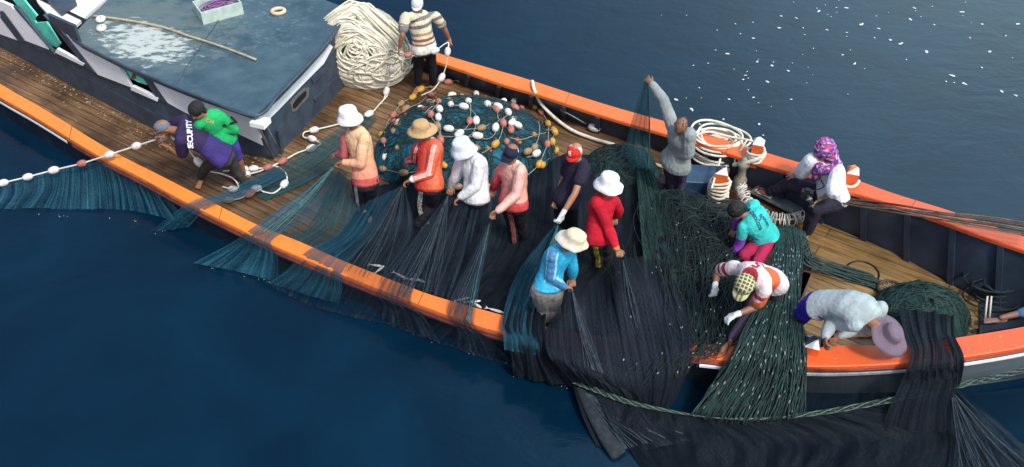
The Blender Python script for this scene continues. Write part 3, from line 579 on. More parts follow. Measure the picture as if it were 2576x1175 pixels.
# left-hand bands crossing the gunwale
fold([[(690,418,.12),(725,440,.08)],[(560,480,.30),(605,500,.25)],[(478,508),(530,518)],[(375,584),(475,572)]], 'net_blue', 20, 40, seed=2)
fold([[(925,285,.12),(950,300,.10)],[(850,325,.18),(885,370,.06)],[(720,408,.12),(800,445,.03)],[(600,468,.06),(670,505,.02)]], 'net_teal', 30, 40, .01, seed=4)
fold([[(838,418,.9),(875,436,.8)],[(748,490,.45),(835,525,.25)],[(636,572),(690,596)],[(575,615),(700,648)],[(486,662),(600,684),(700,712)]], 'net_blue', 40, 50, seed=5)
fold([[(850,430,.75),(900,470,.45)],[(780,560,.2),(900,560,.12)],[(700,596,.35),(850,640,.32)]], 'net_teal', 50, 50, .02, seed=6)
fold([[(900,520,.35),(1005,470,.85)],[(850,590,.22),(940,590,.3)],[(774,630),(868,670)],[(720,680),(860,730)],[(675,712),(850,765)]], 'net_blue', 44, 50, seed=7)
fold([[(1008,466,.93),(1020,470,.93)],[(930,560,.55),(1040,590,.45)],[(868,675),(962,718)],[(850,760),(960,800)]], 'net_black', 44, 44, seed=8, fade=lambda U, V: np.clip(1.25 - V * 1.25, .10, 1))
fold([[(1127,490,.82),(1136,496,.82)],[(1040,600,.55),(1085,610,.55)],[(955,722),(1035,752)],[(965,770),(1070,800)],[(960,805),(1110,865)]], 'net_black', 40, 50, .022, 12, seed=9)
fold([[(1130,496,.82),(1240,500,.88)],[(1080,610,.35),(1220,640,.4)],[(1035,720,.2),(1180,770,.28)]], 'net_black', 50, 40, .03, 12, seed=10)
fold([[(1230,552,.88),(1240,556,.88)],[(1175,670,.6),(1215,680,.6)],[(1125,780),(1192,808)],[(1150,830),(1240,860)],[(1150,878),(1290,915)]], 'net_black', 40, 50, .022, 12, seed=11)
fold([[(1396,562,.70),(1412,575,.6)],[(1310,690,.35),(1385,700,.2)],[(1268,800,.46),(1372,815,.48)],[(1274,846,.46),(1380,868,.47)],[(1285,890,.30),(1390,908,.30)],[(1292,945,-.06),(1352,958,-.06),(1450,975,-.03)]], 'net_deck', 60, 60, .04, 12, seed=12)
fold([[(1396,562,.75),(1412,575,.72)],[(1300,690,.42),(1370,700,.3)],[(1262,806,.47),(1345,828,.49)],[(1266,846,.47),(1356,866,.49)],[(1270,880,.34),(1360,895,.34)]], 'net_blue', 40, 44, .03, 9, seed=52)
# hem of the hanging net at the water along the side
fold([[(690,626),(830,690),(1006,760),(1181,822),(1290,850)],[(670,715),(790,772),(960,815),(1130,872),(1290,925)]], 'net_black', 140, 16, .02, 30, seed=13, fade=lambda U, V: .30 + .5 * (V > .9))
# great black lobe between the two men and over the rail
fold([[(1386,802,.56),(1436,730,.92),(1500,700,.50),(1567,652,.93),(1640,650,.50),(1705,680,.32)],
      [(1370,845,.52),(1440,822,.66),(1510,815,.52),(1590,790,.66),(1680,800,.55),(1750,800,.45)],
      [(1384,900,.50),(1450,920,.52),(1530,940,.42),(1620,935,.44),(1700,918,.50),(1742,902,.50)],
      [(1440,962,.08),(1500,985,.04),(1570,1008,.02),(1630,1028,-.02),(1670,1034,-.02),(1700,1012,.02)]], 'net_dark', 150, 120, .04, 16, seed=14, fade=lambda U, V: np.clip(.35 + V * 3.2, 0, 1) * np.clip((1 - U) * 9 + .25, 0, 1))
fold([[(1600,420,.3),(1640,425,.3)],[(1610,540,.45),(1700,560,.3)],[(1625,700,.5),(1750,720,.35)],[(1640,850,.42),(1780,862,.42)],[(1640,915,.38),(1735,915,.38)]], 'net_green', 60, 70, .035, 10, seed=15)
# tight tensioned folds running from the hands
def creases(parent, hand_, ends, n, r, m, seed):
    rg = random.Random(seed); mb = MB(); A = P(*hand_)
    for k in range(n):
        t = rg.random(); e = np.array(ends[0]) * (1 - t) + np.array(ends[1]) * t; B = P(*e); q = (A + B) / 2 - zz * .05 * np.linalg.norm(B - A) + np.array([rg.gauss(0, .02), 0, rg.gauss(0, .02)]); tube(mb, catmull([A, q, B], 16), r * rg.uniform(.5, 1.2), 4)
    return mb.build('net_crease', M[m], parent)
M['crease'] = mat('twine_crease', (.05, .07, .09), .7, .2, 0, 1, .5, 20); M['crease_teal'] = mat('teal_twine', (.05, .18, .20), .7, .2, 0, 1, .5, 20)
creases(NET, (1567,654,.95), ((1612,880,.53), (1640,900,.50)), 12, .0035, 'crease', 1)
creases(NET, (1438,726,.93), ((1470,925,.55), (1520,940,.46)), 16, .0035, 'crease', 2)
creases(NET, (1128,490,.83), ((990,735,.42), (1032,752,.42)), 14, .0035, 'crease', 3)
creases(NET, (1128,490,.83), ((1060,740,.32), (1100,750,.32)), 8, .003, 'crease', 4)
creases(NET, (1234,552,.88), ((1130,795,.42), (1195,815,.42)), 14, .0035, 'crease', 5)
creases(NET, (1234,552,.88), ((1172,805,.44), (1182,812,.44)), 5, .004, 'crease_teal', 6)
creases(NET, (1014,466,.93), ((860,675,.40), (960,712,.40)), 9, .003, 'crease', 7)
creases(NET, (1404,565,.8), ((1275,860,.30), (1370,880,.34)), 14, .0035, 'crease_teal', 8)
creases(NET, (845,415,.92), ((640,585,.40), (690,605,.40)), 12, .003, 'crease_teal', 9)
# net pouring in front of the hull and pouch in the water
fold([[(1438,957,.04),(1500,980,.05),(1560,1004,.03),(1640,1030,.02)],[(1462,1040,-.02),(1530,1050,-.03),(1600,1070,-.05),(1690,1090,-.06)],[(1500,1120,-.09),(1570,1130,-.09),(1640,1130,-.09),(1740,1105,-.09)]], 'net_dark', 90, 60, .035, 14, seed=16)
mb = MB(); pts = catmull(Ps([(1458,975,.02),(1490,1040,.0),(1525,1100,-.05),(1556,1142,-.09)]), 12); loft(mb, pts, np.linspace(.05, .10, 12), np.linspace(.03, .05, 12), (1, 0, 0), 16, .5)
o = mb.build('net_pouch', mat('net_pouch', (.025, .032, .042), .7, .2, .8, 60, .4, 18), NET)
creases(NET, (1470,985,.05), ((1570,1130,-.05), (1720,1090,-.05)), 22, .004, 'crease', 12)
# hanging curtain below the head rope
HR = [(1440,958,.10),(1500,982,.08),(1580,1012,.05),(1680,1034,.03),(1780,1050,.02),(1900,1054,.04),(2050,1040,.10),(2200,1014,.20),(2400,972,.40),(2500,950,.58),(2620,920,.80)]
fold([HR[2:9], [(1560,1085,-.07),(1690,1110,-.08),(1850,1120,-.08),(2000,1118,-.07),(2200,1110,-.05),(2400,1080,.0),(2450,1075,.02)], [(1640,1210,-.09),(1750,1215,-.09),(1900,1220,-.09),(2050,1220,-.09),(2350,1220,-.09),(2640,1205,-.08)]], 'net_sea', 120, 60, .04, 18, seed=17, fade=lambda U, V: 1 - .45 * np.clip((U - .75) * 4, 0, 1))
fold([[(2030,925),(2150,932),(2270,925),(2430,905)],[(2010,980,.30),(2150,985,.36),(2280,960,.48),(2420,945,.60)],[(2000,1045,.06),(2130,1030,.16),(2270,1002,.26),(2410,972,.42)]], 'net_sea', 80, 40, .02, 14, seed=18, fade=lambda U, V: .55 + 0 * U)
for k, (x0, x1, y1) in enumerate(((2385, 2500, 1230), (2392, 2560, 1240), (2400, 2640, 1210), (2378, 2430, 1240))):
    fold([[(x0, 978, .38), (x0 + 10, 980, .38)], [(x0 + 10 + (x1 - x0) * .25, 1060, .05), (x0 + 38 + (x1 - x0) * .3, 1060, .05)], [(x1 - 34, y1, -.08), (x1 + 34, y1, -.08)]], 'net_black', 24, 30, .02, 7, seed=30 + k)
fold([[(2388,980,.38),(2400,980,.38)],[(2392,1080,.02),(2500,1070,.02)],[(2380,1230,-.08),(2680,1190,-.08)]], 'net_black', 60, 40, .04, 12, seed=41, fade=lambda U, V: .8 - .2 * V)
creases(NET, (2392,982,.38), ((2430,1230,-.06), (2640,1200,-.06)), 16, .004, 'crease', 13)
# head rope
hr_ = catmull(Ps(HR), 200) + np.array([0, -.02, .03]); rgk = random.Random(4)
for k in range(6):
    mb = MB(); q = hr_ + np.stack([.014 * np.sin(np.arange(200) * .35 + k * 1.05), .018 * np.cos(np.arange(200) * .35 + k * 1.05), .022 * np.cos(np.arange(200) * .31 + k * 1.05)], 1)
    tube(mb, q, .0065, 5); mb.build('head_rope', (M['rope_green'], M['pale_twine'] if 'pale_twine' in M else M.setdefault('pale_twine', mat('pale_twine', (.13, .19, .15), .8, .3, .5, 80, .5, 20)))[k % 2], NET)

# green rope-like bundles with small leads : separate gathered net
def strands(parent, a, b, mids, n, r=.006, m='rope_dark', jit=.03, leads=0, seed=0, wob=.02, group=1, sag=0):
    """n strands from polyline a (gathered) through mids to polyline b (spread)"""
    rg = random.Random(seed); rows = [catmull(Ps(x), n) for x in [a] + mids + [b]]; LP = []; mbs = [MB() for _ in range(group)]
    for i in range(n):
        q = [R[i] + np.array([rg.gauss(0, jit), rg.gauss(0, jit), abs(rg.gauss(0, jit * .6))]) * (.6 if j == 0 else 1) for j, R in enumerate(rows)]
        c = catmull(q, 34); ph = rg.random() * 6; c = c + np.stack([wob * np.sin(np.arange(34) * .45 + ph), wob * .5 * np.cos(np.arange(34) * .5 + ph), 0 * np.arange(34)], 1)
        tube(mbs[i % group], c, r * rg.uniform(.7, 1.4), 5)
        for _ in range(leads):
            k = rg.randrange(6, 33); LP.append((c[k], nrm(c[k] - c[k - 1])))
    for mb in mbs: mb.build('net_strands', M[m], parent)
    return LP
def add_leads(parent, LP, m='lead', r=.009, l=.022):
    rg = random.Random(len(LP)); mb = MB()
    for p, d in LP: ellip(mb, p + zz * .012, (nrm(np.cross(d, zz)) * r * rg.uniform(.7, 1.2), np.cross(nrm(np.cross(d, zz)), d) * r, d * l * rg.uniform(.6, 1.2)), 7, 5)
    tag(mb.build('net_leads', M[m], parent), kind='stuff')
GB = empty('gathered_net', tuple(P(1960, 720, .0))); tag(GB, 'green net gathered into a weighted bundle fanning over the near gunwale beside the stooping man', 'fishing net')
LP = strands(GB, [(1962,570,.45),(2005,575,.45)], [(1740,1045,.06),(1860,1062,.04),(2015,1050,.10)], [[(1950,640,.5),(2010,640,.5)],[(1925,740,.62),(2008,740,.6)],[(1862,866,.66),(2022,866,.68)],[(1805,955,.36),(2028,955,.45)]], 110, .0048, 'rope_green', .02, 1, 3, .018, 3)
LP += strands(GB, [(1962,570,.43),(2005,575,.43)], [(1750,1040,.06),(1870,1058,.04),(2010,1050,.10)], [[(1950,640,.47),(2010,640,.47)],[(1925,740,.58),(2008,740,.56)],[(1862,866,.63),(2022,866,.65)],[(1805,955,.34),(2028,955,.43)]], 110, .0055, 'rope_dark', .024, 1, 8, .018, 2)
add_leads(GB, LP)
net('net_sheet', [PZ([(1962,572,.38),(2000,576,.38)]), PZ([(1945,700,.5),(2005,700,.5)]), PZ([(1862,866,.60),(2020,868,.64)]), PZ([(1800,960,.28),(2030,960,.38)]), PZ([(1742,1052,.0),(1870,1068,-.03),(2015,1055,.03)])], M['net_green'], GB, 60, 60, .02, 12, 20)
def scribble(parent, fn, n, r, m, seed, name='net_strands', L_=1.2):
    """loose strands wandering over a heap; fn(x,y)->height"""
    rg = random.Random(seed); mb = MB()
    for k in range(n):
        a = rg.random() * 6.28; q = np.array([math.cos(a), math.sin(a)]) * math.sqrt(rg.random()) * .9; h = rg.random() * 6.28; pts = []
        for s in range(26):
            q = q + np.array([math.cos(h), math.sin(h)]) * .045 * L_; h += rg.gauss(0, .35)
            if np.hypot(*q) > 1: h += 1.2; q *= .97
            pts.append(fn(q[0], q[1]))
        tube(mb, catmull(pts, 40), r * rg.uniform(.7, 1.3), 5)
    return mb.build(name, M[m], parent)
# weighted line rows lying between the crew and the bow (dark green, many leads)
LN = empty('lead_line_heap', tuple(P(1730, 640, .1))); tag(LN, 'dark green heap of leaded net lines between the crimson sweatshirt and the turquoise tee', 'fishing net')
net('net_sheet', [PZ([(1610,420,.12),(1700,480,.12),(1800,520,.14),(1870,570,.16)]), PZ([(1620,560,.40),(1700,600,.34),(1800,620,.30),(1900,650,.20)]), PZ([(1650,740,.46),(1730,740,.38),(1800,740,.32),(1870,760,.2)]), PZ([(1690,862,.42),(1740,862,.36),(1790,862,.28),(1840,866,.2)])], M['net_deck'], LN, 80, 80, .03, 16, 21, bump=.06)
LP = strands(LN, [(1640,450,.2),(1900,580,.25)], [(1640,930,.48),(1790,895,.47)], [[(1625,560,.46),(1900,640,.3)],[(1655,740,.5),(1870,740,.34)],[(1665,850,.5),(1850,850,.40)]], 90, .0038, 'rope_dark', .06, 1, 5, .05, 3)
LP += strands(LN, [(1500,640,.3),(1640,600,.4)], [(1560,950,.42),(1735,945,.42)], [[(1560,760,.6),(1660,740,.5)],[(1590,880,.46),(1730,880,.5)]], 14, .005, 'rope_dark', .05, 4, 6, .03, 1)
add_leads(LN, LP[::2], r=.008, l=.016)
LP = strands(LN, [(1650,470,.15),(1655,540,.2)], [(1830,500,.15),(1860,560,.2)], [[(1720,495,.18),(1730,545,.28)]], 24, .010, 'rope_dark', .03, 0, 9, .03, 1)
cL = P(1735, 640, 0)
scribble(LN, lambda x, y: np.array([cL[0] + x * .55 - y * .1, cL[1] + y * .85, .42 - .10 * abs(x) + .03 * math.sin(7 * x + 5 * y)]), 150, .0030, 'rope_dark', 33)
scribble(LN, lambda x, y: np.array([cL[0] + x * .55 - y * .1, cL[1] + y * .85, .43 - .10 * abs(x) + .03 * math.sin(7 * x + 5 * y)]), 14, .0045, 'rope_green', 34)
strands(LN, [(1870,570,.3),(1960,590,.35)], [(1650,640,.4),(1760,800,.4)], [[(1800,600,.35),(1850,700,.4)]], 26, .005, 'rope_dark', .05, 0, 10, .03, 1)
# trailing green strands across the fore deck
strands(GB, [(1990,585,.4),(2000,600,.4)], [(2190,690,.06),(2240,740,.05)], [[(2040,640,.25),(2030,665,.2)],[(2110,670,.08),(2120,700,.06)]], 22, .008, 'rope_green', .02, 0, 11, .02, 1)
strands(GB, [(1990,570,.45),(2020,585,.45)], [(1975,640,.3),(2040,650,.3)], [[(1980,600,.42),(2030,610,.4)]], 40, .009, 'rope_green', .02, 0, 12, .02, 1)
# heaps
def heap(name, m, parent, cx, cy, rx, ry, h, seed, ang=0, rough=.05, n=90):
    c = P(cx, cy, 0); V = []; uv = []
    for j in range(n):
        for i in range(n):
            x, y = (i / (n - 1) * 2 - 1), (j / (n - 1) * 2 - 1); a = math.atan2(y, x); r0 = 1 + .12 * mnoise.noise(Vector((math.cos(a) * 1.5, math.sin(a) * 1.5, seed))); r = math.hypot(x, y) / r0
            z = h * max(0, 1 - r * r) ** .62; z += (mnoise.noise(Vector((x * rx * 5, y * ry * 5, seed))) + .7 * mnoise.noise(Vector((x * rx * 13, y * ry * 13, seed)))) * rough * min(1, max(0, 1.15 - r) * 5)
            px, py = x * rx, y * ry; V.append(c + np.array([px * math.cos(ang) - py * math.sin(ang), px * math.sin(ang) + py * math.cos(ang), max(z, -.01 if r < 1 else -.05)])); uv.append((px + .3 * z, py + .5 * z + .15 * math.sin(px * 4)))
    mb = MB(); mb.add(V, [(j * n + i, j * n + i + 1, (j + 1) * n + i + 1, (j + 1) * n + i) for j in range(n - 1) for i in range(n - 1) if math.hypot((i + .5) / (n - 1) * 2 - 1, (j + .5) / (n - 1) * 2 - 1) < 1.1])
    return mb.build(name, M[m], parent, uv=uv)
MC = P(1172, 385, 0); MRX, MRY, MH = 1.30, 1.08, .70
def mound_h(x, y): 
    r = ((x - MC[0]) / MRX) ** 2 + ((y - MC[1]) / MRY) ** 2; return MH * max(0, 1 - r) ** .55
def onmound(px, py, lift=.03):
    z = .3
    for _ in range(60):
        p = P(px, py, z); z = z * .7 + .3 * (mound_h(p[0], p[1]))
    return P(px, py, z + lift) if z > .01 else P(px, py, .04)
MD = empty('net_mound', tuple(MC)); tag(MD, 'high mound of blue green net heaped on deck behind the standing row of crew', 'fishing net')
o = heap('net_body', 'net_heap', MD, 1172, 385, MRX, MRY, MH, 1, 0, .035, 130)
fnm = lambda x, y: np.array([MC[0] + x * MRX, MC[1] + y * MRY, MH * max(0, 1 - x * x - y * y) ** .55 + .02])
scribble(MD, fnm, 110, .0045, 'rope_dark', 2); scribble(MD, fnm, 60, .005, 'rope_green', 3)
mb_r = random.Random(8)
GH = empty('green_net_heap', tuple(P(2320, 800, 0))); tag(GH, 'dark green net heap draped over the near gunwale right of the mauve hat', 'fishing net')
heap('net_body', 'net_heapg', GH, 2310, 800, .62, .48, .42, 3, .1, .06)
c_ = P(2310, 800, 0); scribble(GH, lambda x, y: np.array([c_[0] + x * .6, c_[1] + y * .46, .42 * max(0, 1 - x * x - y * y) ** .62 + .03]), 110, .0035, 'rope_green', 6)
net('net_fold', [PZ([(2260,775,.46),(2400,790,.30)]), PZ([(2275,838,.74),(2400,836,.80)]), PZ([(2290,885,.80),(2405,872,.86)]), PZ([(2282,925,.76),(2410,912,.82)]), PZ([(2262,970,.46),(2410,960,.54)]), PZ([(2235,1030,.20),(2400,1015,.28)]), PZ([(2215,1090,-.04),(2400,1085,.02)])], M['net_dark'], GH, 80, 60, .028, 10, 22, fade=lambda U, V: .97 - .45 * np.clip((V - .7) * 4, 0, 1))
net('net_fold', [PZ([(2378,848,.88),(2402,846,.88)]), PZ([(2398,908,.82),(2426,904,.84)]), PZ([(2385,985,.36),(2412,980,.38)])], M['net_deck'], GH, 20, 30, .02, 5, 24)
DH = empty('dark_net_heap', tuple(P(1560, 420, 0))); tag(DH, 'loose dark green net heap behind the crimson sweatshirt', 'fishing net')
heap('net_body', 'net_heapg', DH, 1560, 440, .55, .62, .30, 4, -.3, .05)
c2_ = P(1560, 440, 0); scribble(DH, lambda x, y: np.array([c2_[0] + x * .55, c2_[1] + y * .6, .30 * max(0, 1 - x * x - y * y) ** .62 + .03]), 90, .004, 'rope_dark', 7); scribble(DH, lambda x, y: np.array([c2_[0] + x * .55, c2_[1] + y * .6, .30 * max(0, 1 - x * x - y * y) ** .62 + .03]), 30, .004, 'rope_green', 17)
# strand of net held up by the man in grey
HN = net('held_net', [PZ([(1624,198,1.48),(1632,200,1.48)]), PZ([(1600,270,1.05),(1634,275,1.1)]), PZ([(1578,345,.55),(1634,350,.6)]), PZ([(1575,390,.4),(1640,395,.4)]), PZ([(1600,450,.2),(1650,455,.2)])], M['net_teal'], None, 24, 50, .025, 6, 40)
tag(HN, 'see-through strand of green net hanging from the raised hand over the far gunwale', 'fishing net')
mb = MB(); tube(mb, catmull(Ps([(1630,202,1.47),(1634,300,.95),(1632,390,.45),(1626,450,.2)]), 30), .010, 6); mb.build('net_strands', M['rope_green'], HN)
SN = net('sea_net', [PZ([(-80,480,-.02),(90,440,.05),(200,412,.15),(300,418,.34),(425,492,.34)]), PZ([(-90,510,-.06),(90,480,-.04),(200,468,0),(320,470,.05),(440,520,.15)]), PZ([(-90,536,-.09),(60,524,-.09),(200,527,-.09),(330,530,-.09),(480,565,-.09)])], M['net_seablue'], None, 90, 40, .02, 24, 50)
tag(SN, 'pale blue veil of net hanging from the float line into the sea at the left', 'fishing net')

# ---------------------------------------------------------------- float lines
FM = {}
for nm, cn in (('w', 'float_white'), ('p', 'float_pink'), ('y', 'float_yellow'), ('b', 'float_brown')):
    mb = MB(); n = 18; prof = [(-.076, .010), (-.074, .022), (-.06, .038), (-.03, .050), (0, .053), (.03, .050), (.06, .038), (.074, .022), (.076, .010)]; V = []; F = []
    for h, r in prof:
        for k in range(n): a = 2 * math.pi * k / n; V.append((r * math.cos(a), r * math.sin(a), h))
    for i in range(len(prof) - 1):
        for k in range(n): F.append((i * n + k, i * n + (k + 1) % n, (i + 1) * n + (k + 1) % n, (i + 1) * n + k))
    F.append(tuple(range(n))[::-1]); F.append(tuple((len(prof) - 1) * n + k for k in range(n))); mb.add(V, F); me = mb.mesh('float_' + nm); me.materials.append(M[cn]); me.polygons.foreach_set('use_smooth', [True] * len(me.polygons)); FM[nm] = me
def put_float(parent, p, d, kind, s=1.0):
    o = bpy.data.objects.new('float', FM[kind]); C.objects.link(o); o.location = p; o.rotation_euler = Vector(d).to_track_quat('Z', 'Y').to_euler(); o.scale = (s, s, s); setpar(o, parent); return o
def float_line(name, label, groups, r=.0115, m='rope_white', s=1.0, parent=None):
    """groups: polylines of (x, y, z, kind or '') ; kind puts a float on the rope"""
    rt = parent or empty(name, tuple(groups[0][1][:3]))
    if parent is None: tag(rt, label, 'float line')
    for g in groups:
        pts = [np.array(q[:3], float) for q in g]; c = catmull(pts, 14 * len(pts)); mb = MB(); tube(mb, c, r, 6); mb.build('rope', M[m], rt)
        for i, q in enumerate(g):
            if q[3]:
                k = min(len(c) - 2, max(1, int(round(i * (len(c) - 1) / (len(pts) - 1))))); put_float(rt, pts[i], c[k + 1] - c[k - 1], q[3], s * random.uniform(.92, 1.06))
    return rt
def g3(l): return [(*P(x, y, z), k) for x, y, z, k in l]
float_line('float_line', 'taut line of white and pink floats running out over the near gunwale to the left',
    [g3([(-60,478,.0,''),(8,460,.05,'w'),(70,445,.12,'w'),(135,428,.2,'w'),(206,411,.32,'p'),(275,389,.48,'w'),(343,367,.64,'w'),(408,346,.86,'w')]),
     g3([(430,345,.8,''),(470,375,.6,''),(499,408,.42,'w'),(520,428,.3,''),(560,438,.22,''),(588,450,.16,''),(600,470,.1,''),(586,476,.08,'w'),(560,470,.05,'')])])
float_line('float_line', 'loose coil of white and pink floats on deck below the cabin corner',
    [g3([(560,431,.05,''),(612,426,.06,'w'),(638,424,.06,'w'),(674,421,.07,'p'),(711,405,.07,'p'),(748,385,.07,''),(783,373,.07,'w'),(806,362,.07,''),(785,349,.07,'w'),(764,345,.06,''),(766,333,.06,''),(790,327,.06,'w'),(860,310,.06,''),(928,287,.12,'w'),(955,262,.1,''),(975,240,.1,'')]),
     g3([(600,462,.06,''),(618,441,.06,'w'),(650,432,.06,''),(690,418,.06,''),(715,432,.07,''),(722,448,.07,''),(715,463,.07,'w'),(690,485,.06,''),(665,483,.06,''),(645,474,.07,'w'),(628,487,.06,'p'),(600,500,.05,''),(575,503,.05,'b')])])
def zm(l): return [(*onmound(930.7 + .2462 * x, 188.7 + .2462 * y, .05), k) for x, y, k in l]
float_line('float_line', 'brightly mixed floats and rope coiled over the blue net mound',
    [zm([(60,740,''),(110,612,'y'),(135,670,'p'),(150,730,'')]), zm([(150,590,''),(175,490,''),(240,405,'p'),(320,290,'b'),(437,225,'y'),(520,145,'y'),(650,110,'b'),(700,60,''),(800,70,'p'),(928,48,'y'),(1050,56,'y'),(1205,90,'p'),(1250,150,'b'),(1320,160,'b'),(1450,200,'y'),(1550,260,'b'),(1680,320,'y'),(1750,375,'p'),(1818,495,'y'),(1822,600,''),(1812,705,'p'),(1780,790,''),(1728,910,'y'),(1650,990,''),(1570,1050,'')]),
     zm([(370,340,'b'),(500,290,''),(620,200,'p'),(700,270,'p'),(620,400,'p'),(690,520,'b'),(720,660,'p')]),
     zm([(560,390,''),(640,320,''),(710,345,'w'),(698,430,'w'),(715,540,''),(735,620,''),(850,630,''),(912,600,'w'),(1000,520,''),(1018,468,'p'),(1030,330,''),(1005,265,'w'),(940,225,'w'),(840,200,'w'),(810,235,'w'),(825,300,'w'),(960,320,'w'),(1060,380,''),(1085,465,'w'),(1060,580,''),(990,640,'')]),
     zm([(1085,190,'w'),(1200,295,'w'),(1290,350,'p'),(1310,440,''),(1360,490,'p'),(1335,620,''),(1280,705,'y'),(1200,770,''),(1140,800,'')]),
     zm([(1310,320,'w'),(1412,378,'w'),(1380,430,''),(1310,470,''),(1283,535,'w'),(1270,610,''),(1190,655,''),(1100,620,'w'),(990,640,'')]),
     zm([(1470,265,'w'),(1480,330,'p'),(1550,340,'p'),(1640,400,''),(1720,480,''),(1730,600,''),(1680,740,'b'),(1610,780,'b')]),
     zm([(1800,560,''),(1885,575,'y'),(1862,680,'y'),(1900,770,'y'),(1760,920,'y')]),
     zm([(805,548,'w'),(905,560,''),(1140,540,'b'),(1220,500,'')]), zm([(1440,555,'p'),(1450,485,'w'),(1510,510,'w'),(1570,560,'')]), zm([(745,918,'y'),(700,900,''),(600,960,''),(345,1000,'b'),(130,960,'b')]), zm([(1200,1140,'y'),(1100,1120,''),(890,1140,'b'),(780,1150,'')]), zm([(1700,800,'w'),(1650,830,''),(1600,840,'')]), zm([(1430,640,''),(1550,660,''),(1700,610,''),(1800,590,'')])], r=.0055, m='rope_dull', s=.94)
SUBM = MD; rgf = random.Random(12)
for k in range(38):
    a, q = rgf.random() * 6.28, math.sqrt(rgf.random()) * .93; p_ = fnm(q * math.cos(a), q * math.sin(a)) - zz * rgf.uniform(.035, .065); put_float(SUBM, p_, (rgf.gauss(0, 1), rgf.gauss(0, 1), rgf.gauss(0, .3)), rgf.choice('wwpbpb'), .95)
float_line('float_line', 'short run of floats passed between the hands of the man in stripes',
    [g3([(1000,140,.85,''),(1010,150,.8,''),(1027,138,.86,'p'),(1060,143,.75,''),(1095,128,.86,'w'),(1115,113,.92,''),(1128,108,.92,''),(1126,130,.84,'w'),(1122,165,.6,''),(1111,195,.42,'w'),(1090,225,.3,''),(1060,240,.22,'')]), g3([(1003,142,.85,''),(985,175,.5,'w'),(972,230,.08,'w'),(960,262,.04,'')])], s=.9, r=.009)
# ---------------------------------------------------------------- people
JN = ['pel','neck','head','s1','s2','e1','e2','w1','w2','f1','f2','k1','k2','a1','a2','t1','t2']
BL = [('pel','neck',.50),('neck','head',.17),('neck','s1',.165),('neck','s2',.165),('s1','s2',.32),('s1','e1',.27),('s2','e2',.27),('e1','w1',.235),('e2','w2',.235),
      ('w1','f1',.09),('w2','f2',.09),('pel','k1',.43),('pel','k2',.43),('k1','a1',.38),('k2','a2',.38),('a1','t1',.13),('a2','t2',.13)]
def solve(J, sc, free=()):
    """depth of every joint along its line of sight from the limb lengths of a person"""
    n = len(JN); xy = [J[k][:2] for k in JN]; z0 = np.array([J[k][2] for k in JN], float); z = z0.copy(); wt = np.array([3.0 if k in ('a1', 'a2') else .25 for k in JN])
    ii = [(JN.index(a), JN.index(b), l * sc) for a, b, l in BL]
    def res(z):
        p = [P(*xy[i], z[i]) for i in range(n)]; return np.array([2.2 * (np.linalg.norm(p[a] - p[b]) - l) for a, b, l in ii] + list(wt * (z - z0)))
    for it in range(25):
        r = res(z); Jm = np.zeros((len(r), n))
        for k in range(n):
            q = z.copy(); q[k] += 1e-4; Jm[:, k] = (res(q) - r) / 1e-4
        z = z + np.clip(np.linalg.solve(Jm.T @ Jm + 1e-3 * np.eye(n), -Jm.T @ r), -.15, .15)
    return {k: P(*xy[i], z[i]) for i, k in enumerate(JN)}
def segt(V, a, b):
    d = b - a; t = np.clip((V - a) @ d / (d @ d), 0, 1); q = a + t[:, None] * d; return t, np.linalg.norm(V - q, axis=1), V - q
def hand(mb, w, f, e, lat, sc, curl=.6, infl=0., spread=1.0):
    d = nrm(f - w); lat = nrm(lat - d * (lat @ d)); pn = np.cross(d, lat); pn = pn if pn[2] < 0 else -pn        # palm looks down
    r = .0105 * sc + infl
    c0 = w; k = w + d * .085 * sc
    loft(mb, [w - d * .02, w + d * .02 * sc, w + d * .055 * sc, k], [.026 * sc + infl, .033 * sc + infl, .04 * sc + infl, .038 * sc + infl], [.019 * sc + infl, .017 * sc + infl, .016 * sc + infl, .014 * sc + infl], lat, 10, .5)
    for i, (o, l) in enumerate(((-.030, .066), (-.010, .078), (.010, .073), (.029, .056))):
        b = k + lat * o * sc - d * .012; dd = nrm(d + lat * o * 6 * spread); c = curl * (1 + .12 * (i % 3 - 1))
        p1 = b + nrm(dd * math.cos(c * .5) + pn * math.sin(c * .5)) * l * .5 * sc; p2 = p1 + nrm(dd * math.cos(c * 1.5) + pn * math.sin(c * 1.5)) * l * .3 * sc; p3 = p2 + nrm(dd * math.cos(c * 2.3) + pn * math.sin(c * 2.3)) * l * .26 * sc
        loft(mb, [b, p1, p2, p3], [r, r * .95, r * .88, r * .75], [r, r * .95, r * .88, r * .75], lat, 8, .9)
    tb = w + d * .022 * sc - lat * .030 * sc; p1 = tb + nrm(d * .75 - lat * .65 + pn * .35) * .04 * sc; p2 = p1 + nrm(d - lat * .15 + pn * .6) * .035 * sc
    loft(mb, [tb, p1, p2], [r * 1.25, r * 1.1, r * .85], [r * 1.25, r * 1.1, r * .85], lat, 8, .9)
def foot(mb, a, t, sc, n_=None):
    d = t - a; d[2] *= .4; d = nrm(d); lat = nrm(np.cross(d, [0, 0, 1])); up = np.cross(lat, d); base = a - up * .045 * sc
    loft(mb, [base - d * .045, base + d * .02, base + d * .09 * sc, base + d * .15 * sc], [.030, .034, .040, .043], [.030, .034, .024, .014], lat, 10, .8)
    for i in range(5):
        o = (-.034 + .017 * i); r = (.013, .010, .009, .0085, .008)[i]; b = base + d * .15 * sc + lat * o; e = b + d * (.045 - .004 * i); loft(mb, [b, e], [r, r * .9], [r * .9, r * .8], lat, 8, .9)
def frame(J, face):
    lat = nrm(J['s2'] - J['s1']); up = nrm(J['neck'] - J['pel']); fw = nrm(np.cross(up, lat)); fw = fw if fw @ face > 0 else -fw
    hl = nrm(nrm(J['s2'] - J['s1']) + .5 * nrm(J['k2'] - J['k1'] + 1e-6)); return lat, up, fw, hl
